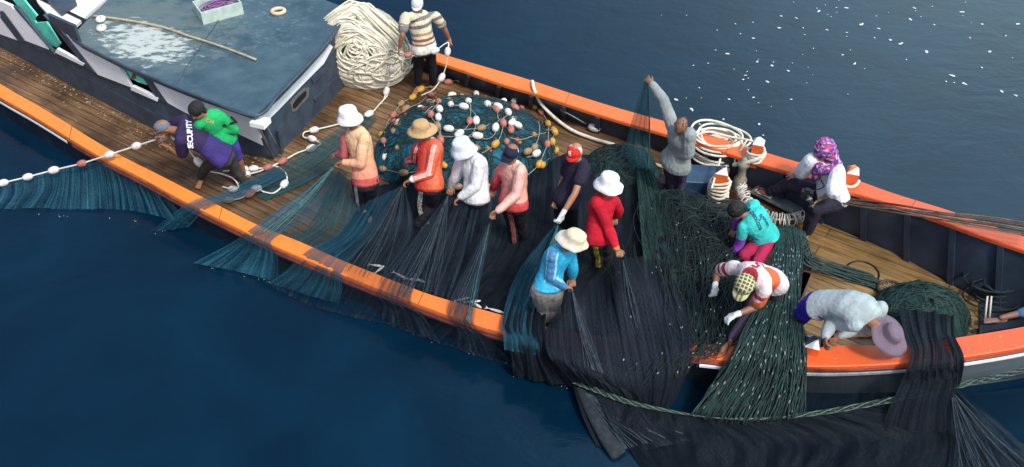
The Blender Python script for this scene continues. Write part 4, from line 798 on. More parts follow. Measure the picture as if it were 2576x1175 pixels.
def torso(mb, J, lat, hl, fw, sc, infl=0, t0=-.1, t1=1.0, flare=0, belly=0, curve=.03, wid=1.0):
    pel, nk = J['pel'], J['neck']; sp = nk - pel; bk = -fw
    prof = [(-.22, .125, .09), (-.1, .155, .11), (.02, .163, .115), (.2, .148, .105), (.4, .14, .10), (.6, .152, .11), (.78, .168, .11), (.90, .165, .092), (1.0, .105, .07)]
    pts = []; A = []; B = []
    for t, a, b in prof:
        if t < t0 - 1e-6 or t > t1 + 1e-6: continue
        c = pel + sp * t + bk * (curve * math.sin(math.pi * min(1, max(0, t)))) - zz * 0; fl = flare * max(0, .35 - t)
        pts.append(c + fw * belly * math.exp(-((t - .3) / .25) ** 2) * .5); A.append((a * wid) * sc + infl + fl); B.append(b * sc + infl + fl * .8 + belly * math.exp(-((t - .3) / .25) ** 2) * .5)
    l0 = hl; loft(mb, pts, A, B, nrm(.35 * hl + .65 * lat), 20, .35)
    return pts, A, B
def head_mesh(mb, c, u, f, sc):
    s = nrm(np.cross(u, f)); k = sc
    ellip(mb, c + u * .022 * k - f * .012, (s * .074 * k, f * .094 * k, u * .088 * k), 20, 14)
    ellip(mb, c - u * .038 * k + f * .018, (s * .060 * k, f * .068 * k, u * .066 * k), 16, 12)
    ellip(mb, c - u * .088 * k + f * .058 * k, (s * .026, f * .022, u * .018), 10, 8)                        # chin
    cap(mb, c + u * .012 * k + f * .084 * k, c - u * .022 * k + f * .102 * k, .009, .014, 8)                    # nose
    ellip(mb, c + u * .030 * k + f * .078 * k, (s * .045, f * .014, u * .010), 12, 6)                          # brow
    ellip(mb, c - u * .052 * k + f * .082 * k, (s * .024, f * .012, u * .008), 10, 6)                         # lips
    for q in (-1, 1):
        ellip(mb, c + s * q * .076 * k - f * .008 - u * .008, (s * .009, f * .019, u * .030), 10, 8)              # ears
        ellip(mb, c + s * q * .030 * k + f * .076 * k + u * .010, (s * .014, f * .008, u * .009), 8, 6)            # eyes
def lathe(mb, c, u, f, prof, n=36, wob=0, seed=0, oval=1.12, tilt=0):
    s = nrm(np.cross(u, f)); V = []; F = []
    for i, (r, h) in enumerate(prof):
        for k in range(n):
            a = 2 * math.pi * k / n; ww = 1 + wob * mnoise.noise(Vector((math.cos(a) * 1.6 + seed, math.sin(a) * 1.6, i * .25))); hh = h + (wob * .12 * mnoise.noise(Vector((math.cos(a) * 2 + seed, math.sin(a) * 2, 5))) if r > .1 else 0)
            V.append(c + s * r * ww * math.cos(a) + f * r * ww * oval * math.sin(a) + u * hh)
    m = len(prof)
    for i in range(m - 1):
        for k in range(n): F.append((i * n + k, i * n + (k + 1) % n, (i + 1) * n + (k + 1) % n, (i + 1) * n + k))
    F.append(tuple(range(n))[::-1]); F.append(tuple((m - 1) * n + k for k in range(n)))
    return mb.add(V, F)
def colored(o, fn):
    me = o.data; N = len(me.vertices); V = np.empty(N * 3); me.vertices.foreach_get('co', V); V = V.reshape(-1, 3); c = np.ones((N, 4)); c[:, :3] = fn(V)
    a = me.color_attributes.new('Col', 'FLOAT_COLOR', 'POINT'); a.data.foreach_set('color', c.ravel()); return o
def nz(V, s, sd=0): return np.array([mnoise.noise(Vector((p[0] * s + sd, p[1] * s, p[2] * s))) for p in V])
def bucket(body, c, u, f, col, brim=.165, h=.105, wob=.12, seed=0, band=None, name='bucket_hat', crown=.092, drop=.035, paint=None, tuft=None):
    mb = MB(); th = .006
    lathe(mb, c + u * .035, u, f, [(brim * .99, -.006 - drop), (brim, -drop), (brim * .83, -drop * .35 + .006), (crown * 1.12, .016), (crown * 1.05, .03), (crown * 1.0, h * .7), (crown * .9, h * .93), (crown * .6, h * 1.03), (crown * .2, h * 1.05), (.001, h * 1.05)], 40, wob, seed)
    def pt(V):
        d = V - c; hh = d @ u - .035; r = np.linalg.norm(d - np.outer(d @ u, u), axis=1); k = np.tile(np.array(col, float), (len(V), 1)) * (1 + .10 * nz(V, 22, seed))[:, None]
        if band is not None: k[(hh > .014) & (hh < .04) & (r < crown * 1.3)] = band
        return k if paint is None else paint(V, k, d, hh, r)
    return colored(mb.build(name, M['hat'], body), pt)
def capm(body, c, u, f, col, vis=None, name='cap', paint=None, ln=.085, grow=1.0):
    mb = MB(); s = nrm(np.cross(u, f)); lathe(mb, c + u * .02, u, f, [(float(np.interp(q, [0, .1, .28, .48, .68, .86, .96, 1], [.085, .088, .087, .078, .058, .03, .01, .001])), float(np.interp(q, [0, .1, .28, .48, .68, .86, .96, 1], [-.02, 0, .03, .058, .08, .092, .095, .096]))) for q in np.linspace(0, 1, 34)], 80, .03, 1)
    V = []; F = []; m = 14
    VS = []
    for lay in (0, .006):
        for k in range(m + 1):
            a = math.pi * (k / m); q = c + u * (.012 + lay) + s * .082 * math.cos(a) + f * (.088 * math.sin(a)); V.append(q); V.append(q + f * ln * math.sin(a) ** .6 - u * .02 * math.sin(a))
    for k in range(m):
        F += [(2 * k, 2 * k + 1, 2 * k + 3, 2 * k + 2), (2 * (m + 1) + 2 * k, 2 * (m + 1) + 2 * k + 2, 2 * (m + 1) + 2 * k + 3, 2 * (m + 1) + 2 * k + 1), (2 * k + 1, 2 * (m + 1) + 2 * k + 1, 2 * (m + 1) + 2 * k + 3, 2 * k + 3)]
    mb.add(V, F); ellip(mb, c + u * .118, (s * .008, f * .008, u * .006), 8, 6)
    mb.v = [tuple(c + (np.array(q) - c) * grow) for q in mb.v]
    def pt(V):
        d = (V - c); k = np.tile(np.array(col, float), (len(V), 1))
        if vis is not None: k[(d @ f) > .094] = vis
        return k if paint is None else paint(V, k, d, s, u, f)
    return colored(mb.build(name, M['hat'], body), pt)
def hair_on(body, c, u, f, sc=1, back=.05, name='hair', tuft=None, low=-.05, col=None):
    mb = MB(); s = nrm(np.cross(u, f)); ellip(mb, c + u * .034 - f * .022, (s * .084 * sc, f * .098 * sc, u * .088 * sc), 30, 18); ellip(mb, c - f * .055 + u * low, (s * .066, f * .045, u * .06), 20, 10)
    rg = random.Random(5)
    for k in range(60):
        a = rg.uniform(0, 6.28); t = rg.uniform(.1, 1.4); q = c + u * .034 - f * .022 + s * .082 * math.sin(t) * math.cos(a) + f * .096 * math.sin(t) * math.sin(a) + u * .088 * math.cos(t)
        if (q - c) @ f > .05: continue
        e = q + nrm(q - c) * .010 + nrm(np.array([rg.gauss(0, 1), rg.gauss(0, 1), -.5])) * .02; cap(mb, q - nrm(q - c) * .008, e, .008, .003, 5)
    if tuft:
        for q in tuft: cap(mb, c, q, .03, .02)
    return remesh(mb, name, .008, col or M['hair'], 1, body, .006, 3, None, 28)
def person(label, J, sc=1.0, face=(0, -1, -.3), skin=(.27, .125, .072), top=None, bottom=None, gl=(), curl=(.9, .9), feet=(1, 1), belly=0, upv=None, legr=1.0, flare=.05, shorts=False, tw=.018, spread=(1, 1), sleeve=1.0, grp='crew hauling the net on deck', shiny=False, wid=1.0, handlat=None, sh_t0=-.1, loose=0, arch=.03, wr=.0085):
    P_ = solve({k: v for k, v in zip(JN, J)}, sc); face = nrm(np.array(face, float)); lat, up, fw, hl = frame(P_, face)
    H = P_['head']; u = nrm(H - P_['neck']) if upv is None else nrm(np.array(upv, float)); f = nrm(face - u * (face @ u))
    mb = MB(); torso(mb, P_, lat, hl, fw, sc * .95, -.004, belly=belly * .8, wid=wid, curve=arch); cap(mb, P_['neck'] - up * .05, H - u * .03, .058 * sc, .05 * sc); head_mesh(mb, H, u, f, sc * 1.02)
    for s_, e_, w_, f_, k_ in (('s1', 'e1', 'w1', 'f1', 0), ('s2', 'e2', 'w2', 'f2', 1)):
        cap(mb, P_[s_] - up * .012, P_[e_], .052 * sc, .038 * sc, mid=(.4, .046 * sc)); cap(mb, P_[e_], P_[w_], .039 * sc, .025 * sc, mid=(.3, .039 * sc)); cap(mb, P_['neck'] - up * .03, P_[s_] - up * .02, .06 * sc, .052 * sc)
        hlat = nrm(np.cross(P_[f_] - P_[w_], P_['head'] - P_[w_])) if handlat is None else np.array(handlat, float)
        hlat = hlat if hlat @ (lat * (-1 if k_ == 0 else 1)) > 0 else -hlat
        if k_ not in gl: hand(mb, P_[w_], P_[f_], P_[e_], hlat, sc, curl[k_], spread=spread[k_])
    hips = {1: P_['pel'] - hl * .085 * sc - up * .03, 2: P_['pel'] + hl * .085 * sc - up * .03}
    for i in (1, 2):
        cap(mb, hips[i], P_[f'k{i}'], .078 * sc, .05 * sc, mid=(.4, .072 * sc)); cap(mb, P_[f'k{i}'], P_[f'a{i}'], .05 * sc, .033 * sc, mid=(.3, .052 * sc))
        if feet[i - 1]: foot(mb, P_[f'a{i}'], P_[f't{i}'].copy(), sc)
    sk = np.array(skin); s3 = nrm(np.cross(u, f))
    def pskin(V):
        c = np.tile(sk, (len(V), 1)) * (1 + .12 * nz(V, 14))[:, None]; d = V - H; x, y, z_ = d @ s3, d @ f, d @ u
        for q in (-1, 1):
            e = ((x - q * .031) / .013) ** 2 + ((z_ - .010) / .0075) ** 2; m_ = (e < 1) & (y > .05); c[m_] = (.02, .015, .012); b_ = (np.abs(z_ - .034) < .005) & (np.abs(x - q * .032) < .022) & (y > .05); c[b_] = sk * .25
        m_ = (((x) / .024) ** 2 + ((z_ + .052) / .009) ** 2 < 1) & (y > .05); c[m_] = sk * np.array([.9, .6, .6])
        return c
    body = remesh(mb, 'person', .0075, M['skin'], 4, None, 0, 0, pskin); tag(body, label, 'person', grp)
    mt = M['shiny'] if shiny else M['cloth']; info = dict(J=P_, lat=lat, up=up, fw=fw, hl=hl, u=u, f=f, H=H, hips=hips, s=s3)
    if top:
        mb = MB(); torso(mb, P_, lat, hl, fw, sc, tw, t0=sh_t0, flare=flare, belly=belly, wid=wid, curve=arch)
        if not isinstance(top, dict): top = {'paint': top}
        sl = top.get('sleeve', sleeve)
        for s_, e_, w_ in (('s1', 'e1', 'w1'), ('s2', 'e2', 'w2')):
            k_ = .016 + loose; cap(mb, P_['neck'] - up * .035, P_[s_] - up * .02, .07 * sc, (.062 * sc + k_ * .5))
            if sl >= 1:
                cap(mb, P_[s_] - up * .012, P_[e_], .058 * sc + k_, .045 * sc + k_, mid=(.45, .052 * sc + k_)); cap(mb, P_[e_], P_[e_] + (P_[w_] - P_[e_]) * .93, .045 * sc + k_, .030 * sc + k_ * .8, mid=(.35, .044 * sc + k_))
            else: cap(mb, P_[s_] - up * .012, P_[s_] + (P_[e_] - P_[s_]) * sl, .06 * sc + k_, .056 * sc + k_ * 1.3)
        if top.get('collar'): pass
        o = remesh(mb, top.get('name', 'shirt'), .0095, mt, 3, body, wr, random.random() * 50, lambda V: top['paint'](V, info), 8); 
    if bottom:
        if not isinstance(bottom, dict): bottom = {'paint': bottom}
        mb = MB(); torso(mb, P_, lat, hl, fw, sc, .008, t0=-.22, t1=.2, wid=wid)
        for i in (1, 2):
            h_, k_, a_ = hips[i], P_[f'k{i}'], P_[f'a{i}']; cap(mb, h_, k_ if not shorts else h_ + (k_ - h_) * .95, .093 * sc * legr, .068 * sc * legr, mid=(.45, .085 * sc * legr))
            if not shorts: cap(mb, k_, k_ + (a_ - k_) * bottom.get('len', .9), .068 * sc * legr, .056 * sc * legr, mid=(.3, .066 * sc * legr))
        remesh(mb, bottom.get('name', 'trousers'), .0105, M['cloth'], 4, body, .009, random.random() * 50, lambda V: bottom['paint'](V, info))
    for k_ in gl:
        mb = MB(); w_, f_, e_ = (('w1', 'f1', 'e1'), ('w2', 'f2', 'e2'))[k_]; hlat = nrm(np.cross(P_[f_] - P_[w_], P_['head'] - P_[w_])); hlat = hlat if hlat @ (lat * (-1 if k_ == 0 else 1)) > 0 else -hlat
        hand(mb, P_[w_], P_[f_], P_[e_], hlat, sc, curl[k_], .003); cap(mb, P_[w_] + (P_[e_] - P_[w_]) * .2, P_[w_], .034, .032); remesh(mb, 'glove', .007, mat('glove_knit', (.62, .66, .66), .9, .2, .4, 80, .1, 20), 2, body, .003, 3, None, 30)
    return body, info
# paint helpers
def limb(V, I, side): 
    J = I['J']; t1, d1, _ = segt(V, J['s' + side], J['e' + side]); t2, d2, _ = segt(V, J['e' + side], J['w' + side]); tt, dt, _ = segt(V, J['pel'], J['neck'])
    arm = (np.minimum(d1, d2) < .085) & (dt > .13); return arm, np.where(d1 < d2, t1 * .5, .5 + t2 * .5)
def along(V, I): J = I['J']; sp = J['neck'] - J['pel']; return (V - J['pel']) @ sp / (sp @ sp)
def across(V, I): return (V - I['J']['pel']) @ I['lat']
def solid(c, v=.06): return lambda V, I: np.tile(np.array(c, float), (len(V), 1)) * (1 + v * nz(V, 9))[:, None]
def outer(V, I, a, b, side):
    """signed distance from the outer (or front) line of a limb, for stripes"""
    J = I['J']; A, B = I[a] if isinstance(a, np.ndarray) else (J[a] if a in J else I['hips'][a]), J[b]; ax = nrm(B - A); o = I['lat'] * side; o = nrm(o - ax * (o @ ax)); p = np.cross(ax, o); t, d, r = segt(V, A, B); return (r @ p), (r @ o) > 0, t
def stripes(base, scol, side=-1, leg='1', ws=((-.016, -.010), (-.003, .003), (.010, .016)), legs=True, both=False):
    def fn(V, I):
        c = np.tile(np.array(base, float), (len(V), 1)) * (1 + .1 * nz(V, 8))[:, None]
        for lg, sd in ((leg, side),) + (((('2' if leg == '1' else '1'), -side),) if both else ()):
            hp = I['hips'][int(lg)]; k, a = I['J']['k' + lg], I['J']['a' + lg]
            for A, B in ((hp, k), (k, a)):
                ax = nrm(B - A); o = np.array(STRIPE_DIR if STRIPE_DIR is not None else I['lat'] * sd); o = nrm(o - ax * (o @ ax)); p = np.cross(ax, o); t, d, r = segt(V, A, B); q = r @ p
                m = (d < .115) & ((r @ o) > .02)
                for lo, hi in ws: c[m & (q > lo) & (q < hi)] = scol
        return c
    return fn
STRIPE_DIR = None
def stripe_leg(base, scol, leg, dirv, ws=((-.026, -.014), (-.006, .006), (.014, .026)), frac=1.0):
    def fn(V, I):
        c = np.tile(np.array(base, float), (len(V), 1)) * (1 + .1 * nz(V, 8))[:, None]; hp = I['hips'][int(leg)]; k, a = I['J']['k' + leg], I['J']['a' + leg]; ot = '2' if leg == '1' else '1'
        _, do, _ = segt(V, I['hips'][int(ot)], I['J']['k' + ot]); _, do2, _ = segt(V, I['J']['k' + ot], I['J']['a' + ot])
        T1, D1, R1 = segt(V, hp, k); T2, D2, R2 = segt(V, k, a); own = np.minimum(D1, D2) < np.minimum(do, do2)
        for (A, B), D, R, oth in (((hp, k), D1, R1, D2), ((k, a), D2, R2, D1)):
            ax = nrm(B - A); o = np.array(dirv, float); o = nrm(o - ax * (o @ ax)); p = np.cross(ax, o); q = R @ p; m = own & (D <= oth) & ((R @ o) > .01)
            for lo, hi in ws: c[m & (q > lo) & (q < hi)] = scol
        return c
    return fn
def stripe_arm(V, I, c, side, dirv, col, ws, full=True):
    J = I['J']; S_, E_, W_ = J['s' + side], J['e' + side], J['w' + side]; T1, D1, R1 = segt(V, S_, E_); T2, D2, R2 = segt(V, E_, W_); tt, dt, _ = segt(V, J['pel'], J['neck'])
    for (A, B), D, R, oth in (((S_, E_), D1, R1, D2), ((E_, W_), D2, R2, D1)):
        ax = nrm(B - A); o = np.array(dirv, float); o = nrm(o - ax * (o @ ax)); p = np.cross(ax, o); q = R @ p; m = (D <= oth) & (D < .09) & ((R @ o) > .0)
        for lo, hi in ws: c[m & (q > lo) & (q < hi)] = col
    return c
TOCAM = nrm(np.array([0, -ca, sa]))
DARK = (.018, .018, .024)
def text_on(body, I, txt, xy, size, col, rot=0, depth=0.0, name='lettering', up2=None, mt=None):
    """raised print laid on the cloth, facing outwards where the photo shows it"""
    pass
from mathutils.bvhtree import BVHTree
def lettering(cloth, txt, px, down, size, col, name='lettering', squash=1.0):
    """flat printed letters wrapped onto the cloth; px centre in the photo, down = photo direction the line of text runs"""
    cu = bpy.data.curves.new(name, 'FONT'); cu.body = txt; cu.size = size; cu.align_x = 'CENTER'; cu.align_y = 'CENTER'; cu.offset = .0035
    to = bpy.data.objects.new('t', cu); C.objects.link(to); dg = bpy.context.evaluated_depsgraph_get(); me = bpy.data.meshes.new_from_object(to.evaluated_get(dg)); bpy.data.objects.remove(to)
    import bmesh
    bm = bmesh.new(); bm.from_mesh(me); bmesh.ops.triangulate(bm, faces=bm.faces[:]); bmesh.ops.subdivide_edges(bm, edges=[e for e in bm.edges if e.calc_length() > .015], cuts=2); bm.to_mesh(me); bm.free()
    N = len(me.vertices); V = np.empty(N * 3); me.vertices.foreach_get('co', V); V = V.reshape(-1, 3)
    cm = cloth.data; bv = BVHTree.FromPolygons([v.co for v in cm.vertices], [p.vertices[:] for p in cm.polygons])
    o = Vector((0, 0, CH)); d = Vector(P(px[0], px[1], 0)) - o; hit, n, _, dist = bv.ray_cast(o, d.normalized())
    if hit is None: return
    # axes on the surface: text runs along 'down'
    q = Vector(P(px[0] + down[0], px[1] + down[1], 0)) - o; h2, _, _, _ = bv.ray_cast(o, q.normalized()); nn = n.normalized()
    if nn.dot(d) > 0: nn = -nn
    x = ((h2 - hit) if h2 is not None else Vector(P(px[0] + down[0], px[1] + down[1], 0) - P(px[0], px[1], 0))); x = (x - nn * x.dot(nn)).normalized(); y = nn.cross(x)
    out_ = []
    for p in V:
        w_ = hit + x * p[0] + y * p[1] * squash; h, n2, _, _ = bv.ray_cast(w_ + nn * .12, -nn, .3); out_ += list((h if h is not None else w_) + nn * .004)
    me.vertices.foreach_set('co', out_); me.update(); ob = bpy.data.objects.new(name, me); C.objects.link(ob); me.materials.clear(); me.materials.append(mat('print', col, .7, .2)); ob.parent = cloth; return ob
def child(body, nm): return [o for o in body.children if o.name.startswith(nm)][0]
WHITE = (.74, .74, .77)
# 1 man in the purple tee bending over the float line
def p1(V, I): return np.tile(np.array((.035, .022, .075)), (len(V), 1)) * (1 + .1 * nz(V, 6))[:, None] * (1 + 1.6 * np.clip(1 - along(V, I) * 1.6, 0, 1) * np.array([.5, .3, 1.0])[:, None].T if False else 1)
b, I = person('bent man in grey cap and purple tee lettered on its back, feeding the float line',
    [(556,388,.80),(450,326,1.02),(412,322,1.0),(452,352,.95),(462,300,1.05),(462,395,.75),(425,320,.85),(420,368,.80),(410,345,.9),(398,356,.80),(396,342,.88),(520,418,.42),(590,425,.42),(505,446,.08),(622,462,.08),(498,462,.03),(615,480,.03)],
    1.0, (-.75, -.35, -.6), top={'paint': lambda V, I: np.where((along(V, I) < .45)[:, None], (.045, .03, .15), (.032, .022, .07)), 'sleeve': .75, 'name': 'tee_shirt'}, bottom=solid((.045, .042, .035)), upv=(-.75, -.35, .62), sh_t0=-.1)
capm(b, I['H'], nrm(np.array([-.5, .0, .85])), nrm(np.array([-.8, -.35, -.3])), (.16, .16, .19), name='knit_cap', ln=.03)
lettering(child(b, 'tee_shirt'), 'SECURITY', (478, 335), (-3, -30), .092, (.7, .7, .74))
# 2 youth in green
def gp(V, I):
    c = np.tile(np.array((.015, .36, .11)), (len(V), 1)) * (1 + .12 * nz(V, 7))[:, None]
    return c
b, I = person('dark haired youth in green long sleeved jersey leaning on the cabin wall',
    [(562,352,.82),(522,288,1.18),(496,280,1.28),(500,312,1.12),(555,292,1.2),(490,335,.95),(590,326,1.0),(500,318,.95),(545,330,.92),(512,322,.92),(530,327,.92),(580,392,.45),(600,395,.45),(590,438,.08),(615,440,.08),(585,450,.03),(610,452,.03)],
    .95, (-.5, -.7, -.5), top=gp, bottom={'paint': solid((.07, .05, .30)), 'name': 'shorts'}, upv=(-.45, -.25, .8), curl=(1.1, 1.1), shorts=True, grp='crew working beside the cabin')
hair_on(b, I['H'], I['u'], I['f'], 1.12)
g = child(b, 'shirt'); lettering(g, '7', (575, 312), (10, 10), .26, (.012, .02, .015)); lettering(g, 'GM', (528, 305), (20, 4), .07, (.35, .35, .12))
# 3 striped polo man
def pp(V, I):
    t = along(V, I); c = np.tile(np.array((.60, .53, .40)), (len(V), 1))
    for lo, hi, k in ((.97, .86, (.18, .17, .17)), (.74, .64, (.16, .15, .155)), (.50, .42, (.33, .22, .14)), (.34, .26, (.22, .09, .05)), (.20, .14, (.24, .13, .08))): c[(t < lo) & (t > hi)] = k
    c[t < .14] = (.66, .64, .6); a1, q1 = limb(V, I, '1'); a2, q2 = limb(V, I, '2')
    for a, q in ((a1, q1), (a2, q2)): c[a & (q > .32)] = (.2, .19, .19); c[a & (q > .22) & (q <= .27)] = (.2, .19, .19)
    return c
b, I = person('stout man in striped polo shirt standing above the net mound by the rope pile',
    [(1066,118,.86),(1056,34,1.36),(1050,12,1.52),(1020,42,1.32),(1096,40,1.32),(1012,88,1.1),(1118,72,1.12),(1005,122,.92),(1130,98,.95),(1003,138,.86),(1131,114,.90),(1052,165,.46),(1088,165,.46),(1052,212,.08),(1090,212,.08),(1045,226,.03),(1090,226,.03)],
    1.03, (-.1, -.8, -.55), top={'paint': pp, 'sleeve': .62, 'name': 'polo_shirt'}, bottom=solid((.012, .012, .016)), belly=.06, curl=(1.2, 1.2), wid=1.08, grp='crew working beside the cabin')
capm(b, I['H'], nrm(np.array([0, -.1, 1])), nrm(np.array([-.1, -1, -.2])), (.62, .62, .66), name='cap', ln=.05)
PRINT3 = child(b, 'trousers')
lettering(PRINT3, 'S', (1072, 190), (20, -2), .30, (.5, .5, .46), name='leg_print')
# 4 peach jersey
def po(V, I):
    t = along(V, I); m = np.clip(t * 1.3, 0, 1)[:, None]; c = np.array((.66, .24, .16)) * (1 - m) + np.array((.72, .46, .27)) * m; c = np.where((t < .04)[:, None], (.55, .10, .09), c)  # paler towards the shoulders: light from above put into the cloth colour
    w = np.abs(((t * 9 + across(V, I) * 9) % 1) - .5) < .05; c = np.where((w & (t > .25))[:, None], c * np.array([.72, .8, .75]), c)
    a, q = limb(V, I, '1'); c[a] = (.5, .12, .12); return c
b, I = person('man in peach checked jersey and white bucket hat turned towards the cabin',
    [(918,447,.86),(893,325,1.36),(880,298,1.5),(872,342,1.30),(915,348,1.30),(868,390,1.05),(908,412,1.06),(850,388,1.0),(865,408,.98),(838,388,.98),(850,410,.96),(905,488,.46),(935,488,.46),(908,525,.08),(942,530,.08),(898,535,.03),(930,545,.03)],
    1.04, (-.92, -.25, -.3), top=po, bottom=stripe_leg((.03, .03, .042), (.45, .45, .5), '1', (-.3, -1, .3), ws=((-.022, .022),)), legr=1.12, wid=.95)
bucket(b, I['H'], nrm(np.array([-.12, 0, 1])), nrm(np.array([-1, -.3, 0])), (.80, .79, .82), .150, .13, .1, 2, crown=.098, drop=.05)
# 5 red jersey
def pr(V, I):
    t = along(V, I); x = np.clip(across(V, I) * 4 + .2, 0, 1)[:, None]; c = np.array((.56, .025, .025)) * (1 - x) + np.array((.70, .13, .05)) * x; c = c * (1 + .08 * nz(V, 7))[:, None]  # red shifts to orange on the right, sunlight painted into the jersey
    stripe_arm(V, I, c, '2', (-.2, -1, .6), (.75, .62, .6), ((-.026, -.016), (-.006, .004), (.014, .024)))
    stripe_arm(V, I, c, '1', (-.2, -1, .6), (.75, .62, .6), ((-.024, -.014), (-.004, .006)))
    for s in '12':
        a, q = limb(V, I, s); c[a & (q > .92)] = (.72, .7, .7)
    J = I['J']; nk = np.linalg.norm(V - J['neck'] - I['up'] * .03, axis=1); c[nk < .085] = (.72, .66, .6); return c
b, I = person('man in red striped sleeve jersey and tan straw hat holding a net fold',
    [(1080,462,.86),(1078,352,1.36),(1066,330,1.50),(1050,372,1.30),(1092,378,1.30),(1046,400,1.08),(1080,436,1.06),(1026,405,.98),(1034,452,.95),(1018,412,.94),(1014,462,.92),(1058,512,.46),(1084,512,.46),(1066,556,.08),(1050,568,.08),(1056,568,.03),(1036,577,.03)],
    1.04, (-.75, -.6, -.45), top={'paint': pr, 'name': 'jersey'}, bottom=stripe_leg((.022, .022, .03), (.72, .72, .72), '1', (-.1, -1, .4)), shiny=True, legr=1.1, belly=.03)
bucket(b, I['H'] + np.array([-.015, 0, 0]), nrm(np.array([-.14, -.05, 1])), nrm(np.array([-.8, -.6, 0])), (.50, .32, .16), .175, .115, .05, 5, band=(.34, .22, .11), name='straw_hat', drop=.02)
# 6 white hoodie
b, I = person('man all in white hooded top and white bucket hat bending over the net',
    [(1196,492,.86),(1188,392,1.30),(1166,376,1.40),(1160,400,1.26),(1205,412,1.26),(1148,440,1.02),(1198,468,1.02),(1134,468,.84),(1158,496,.92),(1131,484,.80),(1142,508,.88),(1178,535,.46),(1202,535,.46),(1176,580,.08),(1204,578,.08),(1165,592,.03),(1192,592,.03)],
    1.04, (-.65, -.6, -.6), top={'paint': solid((.70, .71, .74), .04), 'name': 'hooded_top'}, bottom=solid((.012, .012, .014)), loose=.006, upv=(-.35, -.25, .85), curl=(1.1, 1.1))
bucket(b, I['H'], nrm(np.array([-.25, -.1, .95])), nrm(np.array([-.8, -.5, -.2])), (.62, .67, .76), .155, .125, .16, 7, crown=.098, drop=.055)
# 7 pink jersey with dark cap
def p7(V, I):
    t = along(V, I); x = np.clip(across(V, I) * 4.5 + .35, 0, 1)[:, None]; c = np.array((.55, .045, .07)) * (1 - x) + np.array((.66, .34, .27)) * x; c = np.where((t < .12)[:, None], (.60, .07, .07), c)  # peach right side is sun glare painted over the pink cloth
    stripe_arm(V, I, c, '2', (-.2, -1, .7), (.72, .45, .42), ((-.028, -.017), (-.006, .005), (.015, .026))); J = I['J']; nk = np.linalg.norm(V - J['neck'] - I['up'] * .04, axis=1); c[nk < .088] = (.75, .66, .58); return c
b, I = person('man in pink jersey and navy cap with a white swoosh',
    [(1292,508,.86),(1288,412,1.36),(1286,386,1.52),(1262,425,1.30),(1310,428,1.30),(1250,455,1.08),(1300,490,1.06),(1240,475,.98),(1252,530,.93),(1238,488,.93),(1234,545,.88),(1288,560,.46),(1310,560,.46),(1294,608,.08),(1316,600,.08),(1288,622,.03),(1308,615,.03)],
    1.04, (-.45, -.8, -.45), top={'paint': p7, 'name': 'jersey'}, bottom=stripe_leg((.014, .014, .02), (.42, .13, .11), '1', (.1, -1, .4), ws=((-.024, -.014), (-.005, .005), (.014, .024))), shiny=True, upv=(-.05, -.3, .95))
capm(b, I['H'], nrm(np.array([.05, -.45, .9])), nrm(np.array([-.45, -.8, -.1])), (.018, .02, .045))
lettering([o for o in b.children if o.name.startswith('cap')][0], '✓' if False else 'J', (1300, 372), (10, -6), .10, (.75, .75, .78), name='cap_emblem')
# 8 red cap man reaching
def cp8(V, k, d, hh, r): return k
b, I = person('man in dark tee and red and white cap reaching down with one gloved hand',
    [(1424,500,.78),(1458,404,1.28),(1446,384,1.42),(1432,410,1.24),(1468,425,1.26),(1415,455,1.0),(1446,488,1.12),(1400,500,.85),(1414,540,.95),(1397,515,.80),(1404,560,.88),(1415,560,.45),(1440,560,.45),(1420,610,.08),(1445,610,.08),(1412,622,.03),(1436,622,.03)],
    1.06, (-.55, -.7, -.5), top={'paint': solid((.022, .018, .04)), 'sleeve': .45, 'name': 'tee_shirt'}, bottom=solid((.012, .012, .016)), gl=(1,), upv=(-.2, -.35, .9), skin=(.36, .18, .10))
def pc8(V, k, d, s, u, f):
    k[(d @ f) < .0] = (.72, .66, .66); return k
capm(b, I['H'], nrm(np.array([-.15, -.35, .9])), nrm(np.array([-.5, -.85, -.3])), (.62, .03, .02), paint=pc8, ln=.06)
lettering([o for o in b.children if o.name.startswith('cap')][0], 'II', (1433, 388), (12, -2), .08, (.75, .72, .72), name='cap_emblem')
# 9 blue jacket
def p9(V, I):
    t = along(V, I); c = np.tile(np.array((.025, .36, .60)), (len(V), 1)) * (1 + .1 * nz(V, 6))[:, None]; stripe_arm(V, I, c, '1', (-.35, -1, .5), (.06, .20, .42), ((-.05, .05),)); stripe_arm(V, I, c, '1', (-.35, -1, .5), (.30, .62, .78), ((-.06, -.045), (.045, .06)))
    c[(t < .04)] = (.04, .17, .40); return c
b, I = person('man in bright blue jacket and cream bucket hat picking at the net near the rail',
    [(1378,722,.86),(1415,625,1.34),(1440,606,1.44),(1392,642,1.30),(1434,628,1.30),(1386,696,1.06),(1440,672,1.06),(1420,722,.98),(1440,700,.96),(1436,722,.94),(1440,714,.93),(1368,770,.46),(1392,770,.46),(1372,832,.08),(1395,832,.08),(1380,845,.03),(1405,845,.03)],
    1.04, (.62, -.45, -.6), top={'paint': p9, 'name': 'jacket'}, bottom=solid((.22, .22, .21), .2), shiny=True, legr=1.25, sh_t0=.0, upv=(.35, -.25, .85), curl=(1.2, 1.2))
bucket(b, I['H'], nrm(np.array([.35, -.15, .9])), nrm(np.array([.8, -.5, -.2])), (.60, .55, .40), .165, .10, .14, 12, crown=.10, drop=.03, paint=lambda V, k, d, hh, r: np.where((hh < .012)[:, None], (.68, .62, .54), k))
